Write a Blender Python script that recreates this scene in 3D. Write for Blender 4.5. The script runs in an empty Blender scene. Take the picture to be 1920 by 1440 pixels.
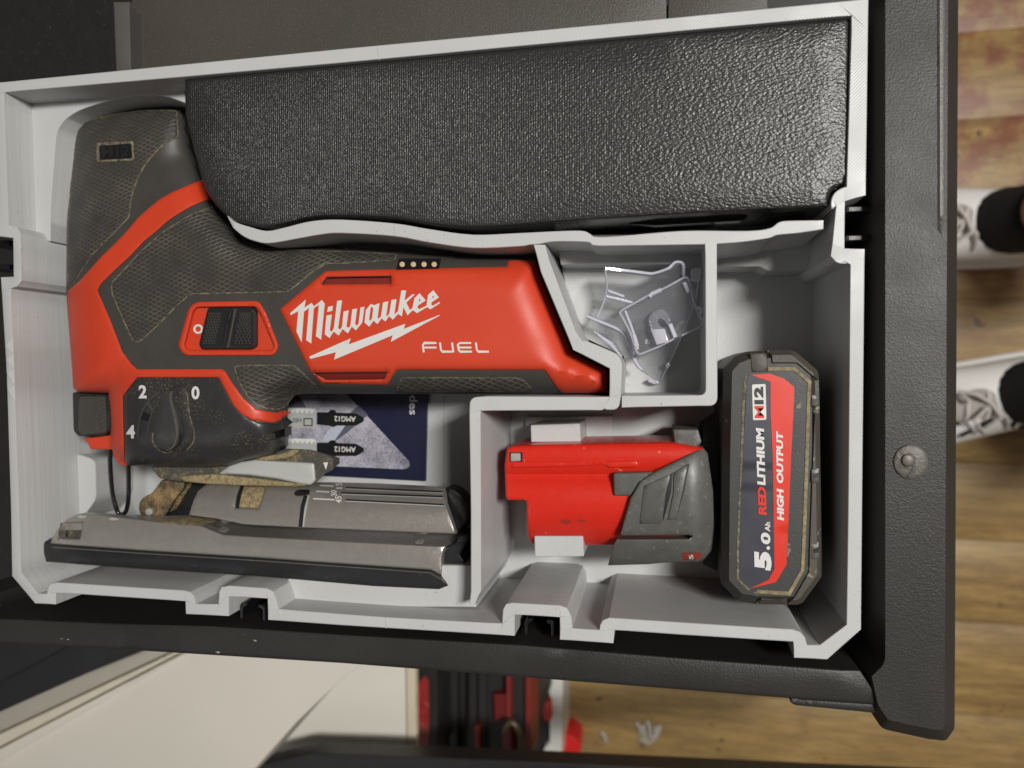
import bpy, bmesh, math, random
import numpy as np
from mathutils import Vector, Matrix
from mathutils.geometry import delaunay_2d_cdt
random.seed(7)
C = bpy.context.scene.collection
sc = bpy.context.scene
# ---------------------------------------------------------------- camera
F, CX, CY, D = 1350.0, 960.0, 720.0, 0.27      # focal length in photo pixels, centre, height above the tray rim
_dn = np.array([272.0, -30.0, F]); _dn /= np.linalg.norm(_dn)
_vx = -np.array([-6700.0, -17.0, F]); _vx /= np.linalg.norm(_vx)
Zw = -_dn
Xw = _vx - Zw * np.dot(_vx, Zw); Xw /= np.linalg.norm(Xw)
Yw = np.cross(Zw, Xw)
RX = np.array([Xw, Yw, Zw])
cam_d = bpy.data.cameras.new('camera'); cam = bpy.data.objects.new('camera', cam_d); C.objects.link(cam)
cam_d.sensor_width = 36.0; cam_d.lens = F / 1920 * 36; cam_d.clip_start = 0.01; cam_d.clip_end = 50
m = Matrix.Identity(4)
for i in range(3):
    m[i][0] = RX[i][0]; m[i][1] = -RX[i][1]; m[i][2] = -RX[i][2]
m[0][3], m[1][3], m[2][3] = 0, 0, D
cam.matrix_world = m
cam_d.dof.use_dof = True; cam_d.dof.focus_distance = 0.285; cam_d.dof.aperture_fstop = 9.0
sc.camera = cam
# ---------------------------------------------------------------- light
w = bpy.data.worlds.new('World'); sc.world = w; w.use_nodes = True
bg = w.node_tree.nodes['Background']; bg.inputs[0].default_value = (1.0, 0.90, 0.81, 1); bg.inputs[1].default_value = 0.085
def area(name, loc, target, sx, sy, power, col):
    l = bpy.data.lights.new(name, 'AREA'); l.shape = 'RECTANGLE'; l.size = sx; l.size_y = sy
    l.energy = power; l.color = col
    o = bpy.data.objects.new(name, l); C.objects.link(o); o.location = loc
    o.rotation_euler = (Vector(target) - Vector(loc)).to_track_quat('-Z', 'Y').to_euler()
    return o
area('ceiling_lamp', (0.84, 0.36, 1.60), (-0.05, 0, 0), 0.22, 0.45, 43, (1.0, 0.972, 0.925))
area('fill_light', (-1.1, -1.0, 1.5), (0, 0, 0), 1.0, 0.8, 2.2, (0.95, 0.97, 1.0))  # weak soft fill added from the lower left, no known source there
sc.view_settings.view_transform = 'Standard'; sc.view_settings.look = 'None'
sc.view_settings.exposure = 0.0; sc.view_settings.gamma = 1.0
sc.cycles.use_denoising = True
sc.cycles.max_bounces = 8; sc.cycles.transparent_max_bounces = 16
# ---------------------------------------------------------------- geometry helpers
ZF = -0.060                                                     # floor of the tray insert
def P(u, v, z):
    r = np.array([u - CX, v - CY, F]); d = RX @ r
    t = (z - D) / d[2]
    return Vector((d[0] * t, d[1] * t, z))
def Pn(uv, z):
    r = np.column_stack([uv[:, 0] - CX, uv[:, 1] - CY, np.full(len(uv), F)]); d = r @ RX.T
    t = (z - D) / d[:, 2]
    return np.column_stack([d[:, 0] * t, d[:, 1] * t, np.broadcast_to(z, len(uv))])
def fil(poly, r=6, n=4):                                        # round every corner of an outline
    out = []; L = len(poly)
    for i in range(L):
        p = np.array(poly[i], float); a = np.array(poly[i - 1], float); b = np.array(poly[(i + 1) % L], float)
        da, db = np.linalg.norm(a - p), np.linalg.norm(b - p)
        if da < 1e-6 or db < 1e-6: continue
        ca = np.dot(a - p, b - p) / (da * db)
        if ca < -0.985: out.append(tuple(p)); continue
        k = min(r, da * .48, db * .48)
        p0, p1 = p + (a - p) / da * k, p + (b - p) / db * k
        for j in range(n + 1):
            t = j / n; q = p0 * (1 - t) ** 2 + 2 * p * t * (1 - t) + p1 * t * t
            out.append((q[0], q[1]))
    return out
def segdist(pts, poly):
    a = np.array(poly, float); b = np.roll(a, -1, axis=0)
    best = np.full(len(pts), 1e9)
    for i in range(len(a)):
        d = b[i] - a[i]; l2 = d @ d
        if l2 < 1e-12: continue
        t = np.clip(((pts - a[i]) @ d) / l2, 0, 1)
        q = pts - (a[i] + t[:, None] * d)
        best = np.minimum(best, np.sqrt((q * q).sum(1)))
    return best
def inside(pts, poly):
    x, y = pts[:, 0], pts[:, 1]; c = np.zeros(len(pts), bool); n = len(poly)
    for i in range(n):
        x1, y1 = poly[i]; x2, y2 = poly[i - 1]
        if y1 == y2: continue
        c ^= ((y1 > y) != (y2 > y)) & (x < (x2 - x1) * (y - y1) / (y2 - y1) + x1)
    return c
def resample(poly, step):
    out = []; n = len(poly)
    for i in range(n):
        a = np.array(poly[i], float); b = np.array(poly[(i + 1) % n], float)
        l = np.linalg.norm(b - a)
        if l < 1e-4: continue
        k = max(1, int(math.ceil(l / step)))
        for j in range(k): out.append(tuple(a + (b - a) * j / k))
    return out
def area2(poly):
    a = np.array(poly); b = np.roll(a, -1, 0)
    return float((a[:, 0] * b[:, 1] - a[:, 1] * b[:, 0]).sum())
def newmesh(name, verts, faces, mat, parent=None, loc=(0, 0, 0), smooth=True, angle=35):
    me = bpy.data.meshes.new(name)
    L = Vector(loc)
    me.from_pydata([tuple(Vector(v) - L) for v in verts], [], faces)
    me.validate()
    if smooth:
        me.shade_smooth(); me.set_sharp_from_angle(angle=math.radians(angle))
    me.materials.append(mat)
    o = bpy.data.objects.new(name, me); C.objects.link(o)
    if parent: o.parent = parent
    else: o.location = L
    return o
def base_of(parent):
    o = parent; L = Vector((0, 0, 0))
    while o: L = L + o.location; o = o.parent
    return L
PXM = 0.0002
def part(name, poly, z, mat, parent, off=0.0, r=0.0, grid=None, to=None, depth=0.002, holes=(), prof='round', rdrop=None, step=None, loc=None, angle=35, under=0.0):
    """an outline given in photo pixels at height z (number or function), with rounded top edge and real side walls"""
    step = step or (grid or 14)
    loops = [resample(p, step) for p in [poly] + list(holes)]
    pts = []; edges = []
    for lp in loops:
        s = len(pts); n = len(lp); pts += lp
        edges += [(s + i, s + (i + 1) % n) for i in range(n)]
    allb = [lp for lp in loops]
    def bdist(q):
        return np.minimum.reduce([segdist(q, lp) for lp in allb])
    extra = []
    def isin(q):
        c = inside(q, loops[0])
        for h in loops[1:]: c &= ~inside(q, h)
        return c
    if r > 0:
        for k in ((0.12, 0.4, 1.0) if prof == 'round' else (1.0,)):
            for lp in loops:
                a = np.array(lp); t = np.roll(a, -1, 0) - np.roll(a, 1, 0)
                t /= (np.linalg.norm(t, axis=1)[:, None] + 1e-9)
                nrm = np.column_stack([-t[:, 1], t[:, 0]])
                for sgn in (1, -1):
                    q = a + nrm * sgn * r * k
                    ok = isin(q)
                    if ok.any():
                        q = q[ok]; q = q[bdist(q) > r * k * 0.93]
                        extra.append(q)
    if grid:
        a = np.array(loops[0]); lo, hi = a.min(0), a.max(0)
        gx, gy = np.meshgrid(np.arange(lo[0], hi[0], grid), np.arange(lo[1], hi[1], grid))
        gx[1::2] += grid / 2
        q = np.column_stack([gx.ravel(), gy.ravel()])
        q = q[isin(q)]
        if len(q):
            q = q[bdist(q) > max(grid * .5, r * 1.05)]; extra.append(q)
    if extra:
        ex = np.concatenate(extra)
        key = {}
        for p in ex: key[(round(p[0] / .6), round(p[1] / .6))] = p
        pts = pts + [tuple(p) for p in key.values()]
    vo, eo, fo, *_ = delaunay_2d_cdt([Vector(p) for p in pts], edges, [], 0, 1e-5)
    uv = np.array([(v.x, v.y) for v in vo])
    cen = np.array([uv[list(f)].mean(0) for f in fo])
    keep = isin(cen)
    faces = [list(f) for f, k in zip(fo, keep) if k]
    zz = (z(uv) if callable(z) else np.full(len(uv), float(z))) + off
    if r > 0:
        d = bdist(uv); t = np.clip(d / r, 0, 1)
        rd = rdrop if rdrop is not None else r * PXM
        if prof == 'round': zz = zz - rd * (1 - np.sqrt(np.clip(1 - (1 - t) ** 2, 0, 1)))
        else: zz = zz - rd * (1 - t)
    W = Pn(uv, zz)
    used = sorted({i for f in faces for i in f}); mp = {o: i for i, o in enumerate(used)}
    V = [tuple(W[i]) for i in used]; Fc = []
    for f in faces:
        g = [mp[i] for i in f]
        a, b, c = (np.array(V[g[k]]) for k in range(3))
        if np.cross(b - a, c - a)[2] < 0: g.reverse()
        Fc.append(g)
    cnt = {}
    for f in Fc:
        for i in range(len(f)):
            a, b = f[i], f[(i + 1) % len(f)]
            cnt.setdefault((min(a, b), max(a, b)), []).append((a, b))
    low = {}
    la = np.array(loops[0]); lt = np.roll(la, -1, 0) - np.roll(la, 1, 0); lt /= (np.linalg.norm(lt, axis=1)[:, None] + 1e-9)
    ln = np.column_stack([-lt[:, 1], lt[:, 0]]) * (1 if area2(loops[0]) > 0 else -1)
    def lower(i):
        if i not in low:
            x, y, zv = V[i]; low[i] = len(V)
            if under:                                        # the side tucks in below the widest line
                q = uv[used[i]]; j = int(np.argmin(((la - q) ** 2).sum(1)))
                if ((la[j] - q) ** 2).sum() < 9 and not any(((np.array(h) - q) ** 2).sum(1).min() < .3 for h in loops[1:]):
                    w_ = P(q[0] + ln[j][0] * under, q[1] + ln[j][1] * under, zv); x, y = w_.x, w_.y
            inhole = any(((np.array(h) - uv[used[i]]) ** 2).sum(1).min() < .3 for h in loops[1:])
            V.append((x, y, zv - min(.006, depth if to is None else .006) if inhole and under else (to if to is not None else zv - depth)))
        return low[i]
    if depth or to is not None:
        for k, l in cnt.items():
            if len(l) == 1:
                a, b = l[0]; Fc.append([b, a, lower(a), lower(b)])
    return newmesh(name, V, Fc, mat, parent, loc if loc is not None else base_of(parent), angle=angle)
def box(name, lo, hi, mat, parent=None, loc=None, bevel=0.0):
    x0, y0, z0 = lo; x1, y1, z1 = hi
    bm = bmesh.new(); bmesh.ops.create_cube(bm, size=1)
    for v in bm.verts:
        v.co = Vector(((x0 + x1) / 2 + v.co.x * (x1 - x0), (y0 + y1) / 2 + v.co.y * (y1 - y0), (z0 + z1) / 2 + v.co.z * (z1 - z0)))
    if bevel: bmesh.ops.bevel(bm, geom=bm.edges[:], offset=bevel, segments=2, affect='EDGES', profile=.5)
    V = [v.co.copy() for v in bm.verts]; bm.verts.index_update(); Fc = [[v.index for v in f.verts] for f in bm.faces]; bm.free()
    return newmesh(name, V, Fc, mat, parent, loc if loc is not None else base_of(parent))
def tube(name, path, rad, mat, parent=None, n=8, closed=False, loc=None, flat=1.0):
    path = [Vector(p) for p in path]; V = []; Fc = []; N = len(path)
    rads = rad if isinstance(rad, (list, tuple)) else [rad] * N
    up = Vector((0, 0, 1))
    for i, p in enumerate(path):
        a = path[i - 1] if (i > 0 or closed) else p; b = path[(i + 1) % N] if (i < N - 1 or closed) else p
        t = (b - a).normalized()
        s = t.cross(up)
        if s.length < 1e-3: s = t.cross(Vector((1, 0, 0)))
        s.normalize(); q = s.cross(t)
        for k in range(n):
            an = 2 * math.pi * k / n
            V.append(p + (s * math.cos(an) + q * math.sin(an) * flat) * rads[i])
    for i in range(N if closed else N - 1):
        j = (i + 1) % N
        for k in range(n):
            k2 = (k + 1) % n
            Fc.append([i * n + k, i * n + k2, j * n + k2, j * n + k])
    if not closed: Fc += [list(range(n)), list(range((N - 1) * n, N * n))[::-1]]
    o = newmesh(name, V, Fc, mat, parent, loc if loc is not None else base_of(parent), angle=50)
    bm = bmesh.new(); bm.from_mesh(o.data); bmesh.ops.recalc_face_normals(bm, faces=bm.faces[:]); bm.to_mesh(o.data); bm.free()
    return o
def sm(pts, k=6):                                              # Catmull-Rom through points (open)
    pts = [np.array(p, float) for p in pts]; out = []
    for i in range(len(pts) - 1):
        p0 = pts[max(i - 1, 0)]; p1 = pts[i]; p2 = pts[i + 1]; p3 = pts[min(i + 2, len(pts) - 1)]
        for j in range(k):
            t = j / k
            out.append(tuple(.5 * (2 * p1 + (p2 - p0) * t + (2 * p0 - 5 * p1 + 4 * p2 - p3) * t * t + (3 * p1 - p0 - 3 * p2 + p3) * t ** 3)))
    out.append(tuple(pts[-1])); return out
def ribbon(path, wd):
    p = np.array(path, float); n = len(p); L = []; R = []
    for i in range(n):
        a = p[max(i - 1, 0)]; b = p[min(i + 1, n - 1)]
        t = (b - a) / np.linalg.norm(b - a); nn = np.array([-t[1], t[0]]) * wd / 2
        if 0 < i < n - 1:
            t1 = (p[i] - p[i - 1]) / np.linalg.norm(p[i] - p[i - 1]); nn /= max(.6, abs(t @ t1))
        L.append(tuple(p[i] + nn)); R.append(tuple(p[i] - nn))
    return L + R[::-1]
def circ(u, v, r, n=20, ry=None):
    return [(u + r * math.cos(2 * math.pi * i / n), v + (ry or r) * math.sin(2 * math.pi * i / n)) for i in range(n)]
def thing(name, label, cat, loc, group=None):
    o = bpy.data.objects.new(name, None); C.objects.link(o); o.location = loc; o.empty_display_size = .01
    o['label'] = label; o['category'] = cat
    if group: o['group'] = group
    return o
def tag(o, label, cat, group=None):
    o['label'] = label; o['category'] = cat
    if group: o['group'] = group
    return o
def text(name, s, p0, right, up, z, mat, parent, off=0.0, bold=0.0, shear=0.0, spacing=1.0):
    """flat lettering: p0 lower-left corner, right = full width, up = cap height, in photo pixels"""
    cu = bpy.data.curves.new('lettering', 'FONT'); cu.body = s; cu.size = 1; cu.offset = bold; cu.shear = shear
    cu.space_character = spacing; cu.resolution_u = 3; cu.fill_mode = 'FRONT'
    ob = bpy.data.objects.new('lettering', cu); C.objects.link(ob)
    bpy.context.view_layer.update()
    me = bpy.data.meshes.new_from_object(ob.evaluated_get(bpy.context.evaluated_depsgraph_get()))
    co = np.array([v.co[:2] for v in me.vertices]); fs = [list(p.vertices) for p in me.polygons]
    bpy.data.objects.remove(ob); bpy.data.curves.remove(cu); bpy.data.meshes.remove(me)
    lo, hi = co.min(0), co.max(0); n = (co - lo) / (hi - lo)
    uv = np.array(p0, float) + n[:, :1] * np.array(right, float) + n[:, 1:] * np.array(up, float)
    zz = (z(uv) if callable(z) else np.full(len(uv), float(z))) + off
    W = [tuple(p) for p in Pn(uv, zz)]
    out = []
    for g in fs:
        a, b, c = (np.array(W[g[k]]) for k in range(3))
        if np.cross(b - a, c - a)[2] < 0: g = g[::-1]
        out.append(g)
    return newmesh(name, W, out, mat, parent, base_of(parent), smooth=False)
# ---------------------------------------------------------------- materials
class NT:
    def __init__(s, name):
        s.m = bpy.data.materials.new(name); s.m.use_nodes = True; s.t = s.m.node_tree
        s.b = s.t.nodes['Principled BSDF']; s.o = s.t.nodes['Material Output']
        s.co = s.t.nodes.new('ShaderNodeNewGeometry').outputs['Position']
    def n(s, k, **kw):
        x = s.t.nodes.new(k)
        for a, v in kw.items():
            if hasattr(x, a): setattr(x, a, v)
        return x
    def l(s, a, b): s.t.links.new(a, b)
    def noise(s, scale, detail=3, rough=.55, stretch=None, rot=0.0):
        x = s.n('ShaderNodeTexNoise'); x.inputs['Scale'].default_value = scale
        x.inputs['Detail'].default_value = detail; x.inputs['Roughness'].default_value = rough
        if stretch or rot:
            mp = s.n('ShaderNodeMapping'); mp.inputs['Rotation'].default_value = (0, 0, rot); mp.inputs['Scale'].default_value = stretch or (1, 1, 1)
            s.l(s.co, mp.inputs['Vector']); s.l(mp.outputs[0], x.inputs['Vector'])
        else: s.l(s.co, x.inputs['Vector'])
        return x.outputs[0]
    def ramp(s, fac, a, b, ca=(0, 0, 0, 1), cb=(1, 1, 1, 1)):
        x = s.n('ShaderNodeValToRGB'); e = x.color_ramp.elements
        e[0].position = a; e[1].position = b; e[0].color = ca; e[1].color = cb
        s.l(fac, x.inputs[0]); return x.outputs[0]
    def mix(s, fac, a, b):
        x = s.n('ShaderNodeMix'); x.data_type = 'RGBA'
        if isinstance(fac, (int, float)): x.inputs[0].default_value = fac
        else: s.l(fac, x.inputs[0])
        for v, i in ((a, 6), (b, 7)):
            if isinstance(v, tuple): x.inputs[i].default_value = v if len(v) == 4 else v + (1,)
            else: s.l(v, x.inputs[i])
        return x.outputs[2]
    def math(s, op, a, b=None):
        x = s.n('ShaderNodeMath'); x.operation = op
        for v, i in ((a, 0), (b, 1)):
            if v is None: continue
            if isinstance(v, (int, float)): x.inputs[i].default_value = v
            else: s.l(v, x.inputs[i])
        return x.outputs[0]
    def lines(s, ang, period, width, soft=.12):                # thin parallel lines in x,y
        mp = s.n('ShaderNodeMapping'); mp.inputs['Rotation'].default_value = (0, 0, ang); s.l(s.co, mp.inputs['Vector'])
        sx = s.n('ShaderNodeSeparateXYZ'); s.l(mp.outputs[0], sx.inputs[0])
        q = s.math('PINGPONG', s.math('MULTIPLY', sx.outputs[0], 1 / period), .5)
        return s.ramp(q, width, width + soft, (1, 1, 1, 1), (0, 0, 0, 1))
    def bump(s, h, strength, dist, prev=None):
        x = s.n('ShaderNodeBump'); x.inputs['Strength'].default_value = strength; x.inputs['Distance'].default_value = dist
        s.l(h, x.inputs['Height'])
        if prev: s.l(prev, x.inputs['Normal'])
        s.l(x.outputs[0], s.b.inputs['Normal']); return x.outputs[0]
    def set(s, col=None, rough=None, metal=None, spec=None):
        for v, k in ((col, 'Base Color'), (rough, 'Roughness'), (metal, 'Metallic'), (spec, 'Specular IOR Level')):
            if v is None: continue
            if isinstance(v, (int, float)): s.b.inputs[k].default_value = v
            elif isinstance(v, tuple): s.b.inputs[k].default_value = v + (1,)
            else: s.l(v, s.b.inputs[k])
        return s
def plain(name, col, rough=.45, metal=0., var=.12, vs=60, bump=None, speck=None, spec=.5):
    """plastic or paint: slight colour drift, fine relief (scale, strength, distance), dust specks (colour, scale, threshold)"""
    t = NT(name); n = t.noise(vs, 4)
    c = t.mix(n, tuple(x * (1 - var) for x in col), tuple(min(1, x * (1 + var)) for x in col))
    if speck:
        for sp in (speck if isinstance(speck, list) else [speck]):
            s = t.ramp(t.noise(sp[1], 2, .7), sp[2], sp[2] + .04)
            if len(sp) > 3: s = t.math('MULTIPLY', s, t.ramp(t.noise(sp[3], 2), .45, .65))
            c = t.mix(s, c, sp[0])
    t.set(c, t.ramp(t.noise(vs * 2.3, 3), .2, .8, (rough * .85,) * 3 + (1,), (min(1, rough * 1.15),) * 3 + (1,)), metal, spec)
    if bump: t.bump(t.noise(bump[0], 3), bump[1], bump[2])
    return t.m
def insert_mat():
    t = NT('printed_grey'); n = t.noise(25, 3)
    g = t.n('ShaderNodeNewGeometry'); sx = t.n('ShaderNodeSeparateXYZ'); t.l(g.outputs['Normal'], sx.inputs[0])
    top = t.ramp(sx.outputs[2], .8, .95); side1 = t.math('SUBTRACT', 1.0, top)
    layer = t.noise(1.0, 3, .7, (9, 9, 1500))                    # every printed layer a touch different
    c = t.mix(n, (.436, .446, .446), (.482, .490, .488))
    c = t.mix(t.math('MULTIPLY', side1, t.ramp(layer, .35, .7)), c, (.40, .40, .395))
    dirt = t.math('MULTIPLY', t.ramp(t.noise(900, 2, .6), .67, .72), t.ramp(t.noise(30, 2), .46, .6))
    c = t.mix(t.math('MULTIPLY', dirt, .6), c, (.14, .12, .09))
    t.set(c, t.ramp(t.noise(70, 3), .3, .7, (.36, .36, .36, 1), (.50, .50, .50, 1)))
    hatch = t.lines(math.radians(45), .00085, .1, .35)
    patch = t.ramp(t.noise(22, 2), .42, .6)
    pos = t.n('ShaderNodeSeparateXYZ'); t.l(t.co, pos.inputs[0])
    lay = t.math('PINGPONG', t.math('MULTIPLY', pos.outputs[2], 1 / .0008), .5)
    h = t.math('ADD', t.math('MULTIPLY', t.math('MULTIPLY', hatch, top), patch), t.math('MULTIPLY', side1, t.math('ADD', t.math('MULTIPLY', lay, .5), layer)))
    t.bump(h, .5, .00014)
    return t.m
def pebble_mat():
    t = NT('pebbled_black'); t.set((.021, .020, .0195), .36, 0, .65)
    pos = t.n('ShaderNodeSeparateXYZ'); t.l(t.co, pos.inputs[0])
    xr = t.ramp(t.math('ADD', t.math('MULTIPLY', pos.outputs[0], 4.2), .72), .15, .75)    # lines at left, pebbles at right
    peb = t.noise(740, 2, .5, (1.0, 1.55, 1), math.radians(-28))
    fine = t.noise(1500, 2, .6)
    ln = t.lines(0, .00092, .08, .38)
    left = t.math('ADD', t.math('MULTIPLY', ln, .30), t.math('MULTIPLY', fine, 1.0))
    h = t.mix(xr, left, peb)
    t.bump(h, .68, .0006)
    return t.m
def grip_mat():
    t = NT('rubber_grip'); d = t.noise(70, 3)
    a = t.lines(math.radians(62), .00185, .05, .16); b = t.lines(math.radians(112), .00185, .05, .16)
    k = t.math('MAXIMUM', a, b)
    w = t.math('MULTIPLY', k, t.ramp(d, .3, .75))
    t.set(t.mix(t.math('MULTIPLY', w, .55), (.034, .032, .028), (.17, .155, .115)), .52)
    t.bump(k, .55, .0004)
    return t.m
def dusty(name, base, dust, lo, hi, scale=160, rough=.7, metal=0.):
    t = NT(name); n = t.noise(scale, 5, .7); f = t.noise(900, 2, .8)
    k = t.ramp(t.math('ADD', t.math('MULTIPLY', n, .6), t.math('MULTIPLY', f, .4)), lo, hi)
    t.set(t.mix(k, base, dust), rough, metal); t.bump(f, .5, .0004); return t.m
def clear_mat(name, tint, gloss, haze=.05, hcol=(.8, .8, .85)):
    t = NT(name)
    tr = t.n('ShaderNodeBsdfTransparent'); tr.inputs[0].default_value = tint + (1,)
    gl = t.n('ShaderNodeBsdfGlossy'); gl.inputs['Roughness'].default_value = .10; gl.inputs[0].default_value = (.95, .95, 1, 1)
    df = t.n('ShaderNodeBsdfDiffuse'); df.inputs[0].default_value = hcol + (1,)
    lw = t.n('ShaderNodeLayerWeight'); lw.inputs['Blend'].default_value = .35
    f = t.math('ADD', t.math('MULTIPLY', lw.outputs['Fresnel'], .75), gloss)
    m0 = t.n('ShaderNodeMixShader'); m0.inputs[0].default_value = haze; t.l(tr.outputs[0], m0.inputs[1]); t.l(df.outputs[0], m0.inputs[2])
    mx = t.n('ShaderNodeMixShader'); t.l(f, mx.inputs[0]); t.l(m0.outputs[0], mx.inputs[1]); t.l(gl.outputs[0], mx.inputs[2])
    t.l(mx.outputs[0], t.o.inputs['Surface'])
    b = t.n('ShaderNodeBump'); b.inputs['Strength'].default_value = .35; b.inputs['Distance'].default_value = .001
    t.l(t.noise(110, 2), b.inputs['Height']); t.l(b.outputs[0], gl.inputs['Normal'])
    return t.m
def wood_mat():
    t = NT('stained_wood')
    g = t.noise(11, 6, .62, (.8, 7.0, 1)); bl = t.noise(9, 4, .6)
    c = t.mix(t.ramp(g, .35, .68), (.45, .295, .108), (.22, .135, .052))
    c = t.mix(t.math('MULTIPLY', t.ramp(t.noise(60, 5, .7, (.5, 5.0, 1)), .48, .66), .55), c, (.17, .095, .035))
    c = t.mix(t.math('MULTIPLY', t.ramp(t.noise(17, 4, .6), .58, .70), .4), c, (.13, .075, .030))
    oi = t.n('ShaderNodeObjectInfo')
    c = t.mix(t.math('MULTIPLY', oi.outputs['Random'], .22), c, (.42, .30, .13))
    pos = t.n('ShaderNodeSeparateXYZ'); t.l(t.co, pos.inputs[0])
    up = t.ramp(t.math('ADD', t.math('MULTIPLY', pos.outputs[1], 2.2), t.math('MULTIPLY', bl, 1.0)), .55, 1.0)
    red = t.math('MULTIPLY', up, t.ramp(t.noise(26, 4, .6), .42, .6))
    c = t.mix(t.math('MULTIPLY', red, .75), c, (.20, .045, .030))
    sp = t.ramp(t.noise(42, 3, .5), .68, .73)
    c = t.mix(t.math('MULTIPLY', sp, .8), c, (.05, .03, .02))
    t.set(c, .42); t.bump(g, .25, .002); return t.m
RED = plain('red_plastic', (.53, .043, .013), .50, var=.08, vs=35, bump=(2200, .16, .0002), speck=[((.40, .06, .03), 260, .74), ((.30, .20, .12), 1700, .74, 40)])
RED2 = plain('red_glossy', (.56, .020, .009), .30, var=.08, vs=120, bump=(500, .08, .0002), speck=((.75, .16, .10), 230, .70))
DKRED = plain('dark_red_plastic', (.16, .012, .008), .5)
RUB = plain('grey_rubber', (.045, .0425, .038), .5, var=.18, bump=(1600, .12, .0002), speck=((.16, .14, .10), 900, .73))
BLK = plain('black_plastic', (.013, .013, .014), .42, var=.2, bump=(1500, .2, .0002), speck=((.20, .17, .11), 1100, .70, 60))
GEAR = plain('dusty_black_plastic', (.026, .026, .0265), .38, var=.2, bump=(1500, .15, .0002), speck=[((.13, .105, .06), 1100, .58, 55), ((.22, .2, .15), 1500, .70)])
GLB = plain('gloss_black', (.010, .010, .011), .2)
DRAWER = plain('drawer_black_plastic', (.026, .0245, .023), .44, var=.35, vs=22, bump=(1500, .4, .0004), speck=((.30, .28, .25), 1300, .75), spec=.3)
DRAWER2 = plain('drawer_inner_plastic', (.012, .0115, .011), .5, var=.2, bump=(1800, .5, .0004), speck=((.35, .32, .27), 1200, .72))
DRAWER3 = plain('drawer_plate_plastic', (.060, .055, .047), .42, var=.2, vs=14, bump=(1900, .5, .0004), speck=((.22, .19, .14), 1500, .66))
RIBM = plain('worn_rib_plastic', (.085, .082, .076), .45, var=.2, vs=60, bump=(1500, .4, .0003))
SCUFF = plain('scuff_grey', (.42, .40, .37), .6)
WHITE = plain('white_print', (.60, .59, .57), .5, var=.02)
INS = insert_mat(); PEB = pebble_mat(); GRIP = grip_mat(); WOOD = wood_mat()
PEBS = plain('box_side_black', (.012, .012, .013), .28)
DUST = dusty('sawdust_line', (.05, .045, .034), (.22, .19, .12), .42, .62, 420)
SAWD = dusty('sawdust', (.11, .085, .045), (.34, .265, .14), .36, .60, 420, .9)
DUSTBLK = dusty('dusty_casting', (.050, .049, .043), (.24, .19, .085), .50, .68, 120)
ARM = dusty('dusty_arm', (.045, .038, .026), (.29, .19, .08), .44, .64, 110)
METAL = plain('cast_metal', (.36, .34, .31), .36, .65, .12, 300, (2600, .45, .0003), ((.5, .42, .25), 1300, .70))
SILV = plain('silver_paint', (.48, .49, .47), .40, .25, .05, 100, (1500, .15, .0002))
STEEL = plain('steel', (.48, .46, .42), .3, .35)
NAVY = plain('navy_card', (.012, .013, .038), .35, var=.1, speck=((.25, .25, .3), 300, .74))
CONC = dusty('concrete_print', (.14, .13, .17), (.42, .41, .47), .38, .60, 60, .45)
BLADE = plain('grey_print', (.36, .37, .36), .4, var=.05)
PBLK = plain('black_print', (.008, .008, .009), .4)
LBLN = plain('label_navy', (.040, .041, .055), .38, var=.08, speck=((.3, .3, .32), 260, .76))
LBLR = plain('label_red', (.62, .028, .012), .38, var=.03)
BATT = plain('battery_grey', (.033, .032, .029), .5, var=.25, vs=90, bump=(1200, .2, .0003), speck=((.15, .14, .11), 180, .66))
BATT2 = plain('battery_brown_grey', (.058, .052, .040), .55, var=.25, vs=90, bump=(1200, .25, .0003), speck=((.2, .18, .13), 160, .66))
CAPG = plain('clip_grey', (.085, .085, .076), .42, var=.3, vs=160, bump=(900, .12, .0003), speck=((.14, .135, .12), 420, .64))
TAN = dusty('tan_seam', (.12, .095, .055), (.29, .23, .125), .38, .60, 250)
CLEAR = clear_mat('clear_plastic', (.93, .94, .95), .10, .09)
CLEDGE = clear_mat('clear_plastic_edge', (.88, .88, .93), .12, .42, (.80, .80, .86))
CREAM = plain('cream_board', (.62, .585, .52), .35, var=.03, vs=10)
EDGEB = plain('board_edge', (.62, .55, .42), .5, var=.05, vs=30)
RAIL = plain('rail_grey', (.42, .39, .33), .35, .2, .1, 40)
SKIN = plain('skin', (.42, .20, .13), .5, var=.1, vs=60)
SOCK = plain('black_knit', (.008, .008, .008), .9, bump=(700, .4, .001))
LACE = plain('lace_cotton', (.60, .56, .52), .8)
TONG = plain('tongue_fabric', (.42, .38, .35), .8)
SHOE = plain('white_shoe', (.82, .80, .78), .5, var=.04, vs=20)
TBOX = plain('toolbox_black', (.018, .017, .016), .5, var=.2, vs=15, bump=(500, .2, .0006))
TRED = plain('toolbox_red', (.20, .020, .015), .45, var=.1)
# ================================================================ SETTING
Z0 = -0.75
floor = newmesh('floor', [(-2.2, -2, Z0 - .03), (2.2, -2, Z0 - .03), (2.2, 2, Z0 - .03), (-2.2, 2, Z0 - .03)], [[0, 1, 2, 3]], BLK, None, smooth=False)
floor['kind'] = 'structure'
y = -1.6; k = 0; pm = None
seam_v = [1500, 1338, 1165, 1012, 868, 712, 560, 395, 225, 62]
ys = [P(1800, v, Z0).y for v in seam_v]
while ys[0] > -1.5: ys.insert(0, ys[0] - .118)
while ys[-1] < 1.2: ys.append(ys[-1] + .118)
for a, b in zip(ys[:-1], ys[1:]):
    bx0 = -1.6 + random.uniform(-.1, .1)
    o = box('plank', (-1.6, a + .0002, -.028), (1.9, b - .0002, 0), WOOD, floor, loc=(0, 0, 0), bevel=.0007)
    o.location = (0, 0, Z0)
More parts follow.
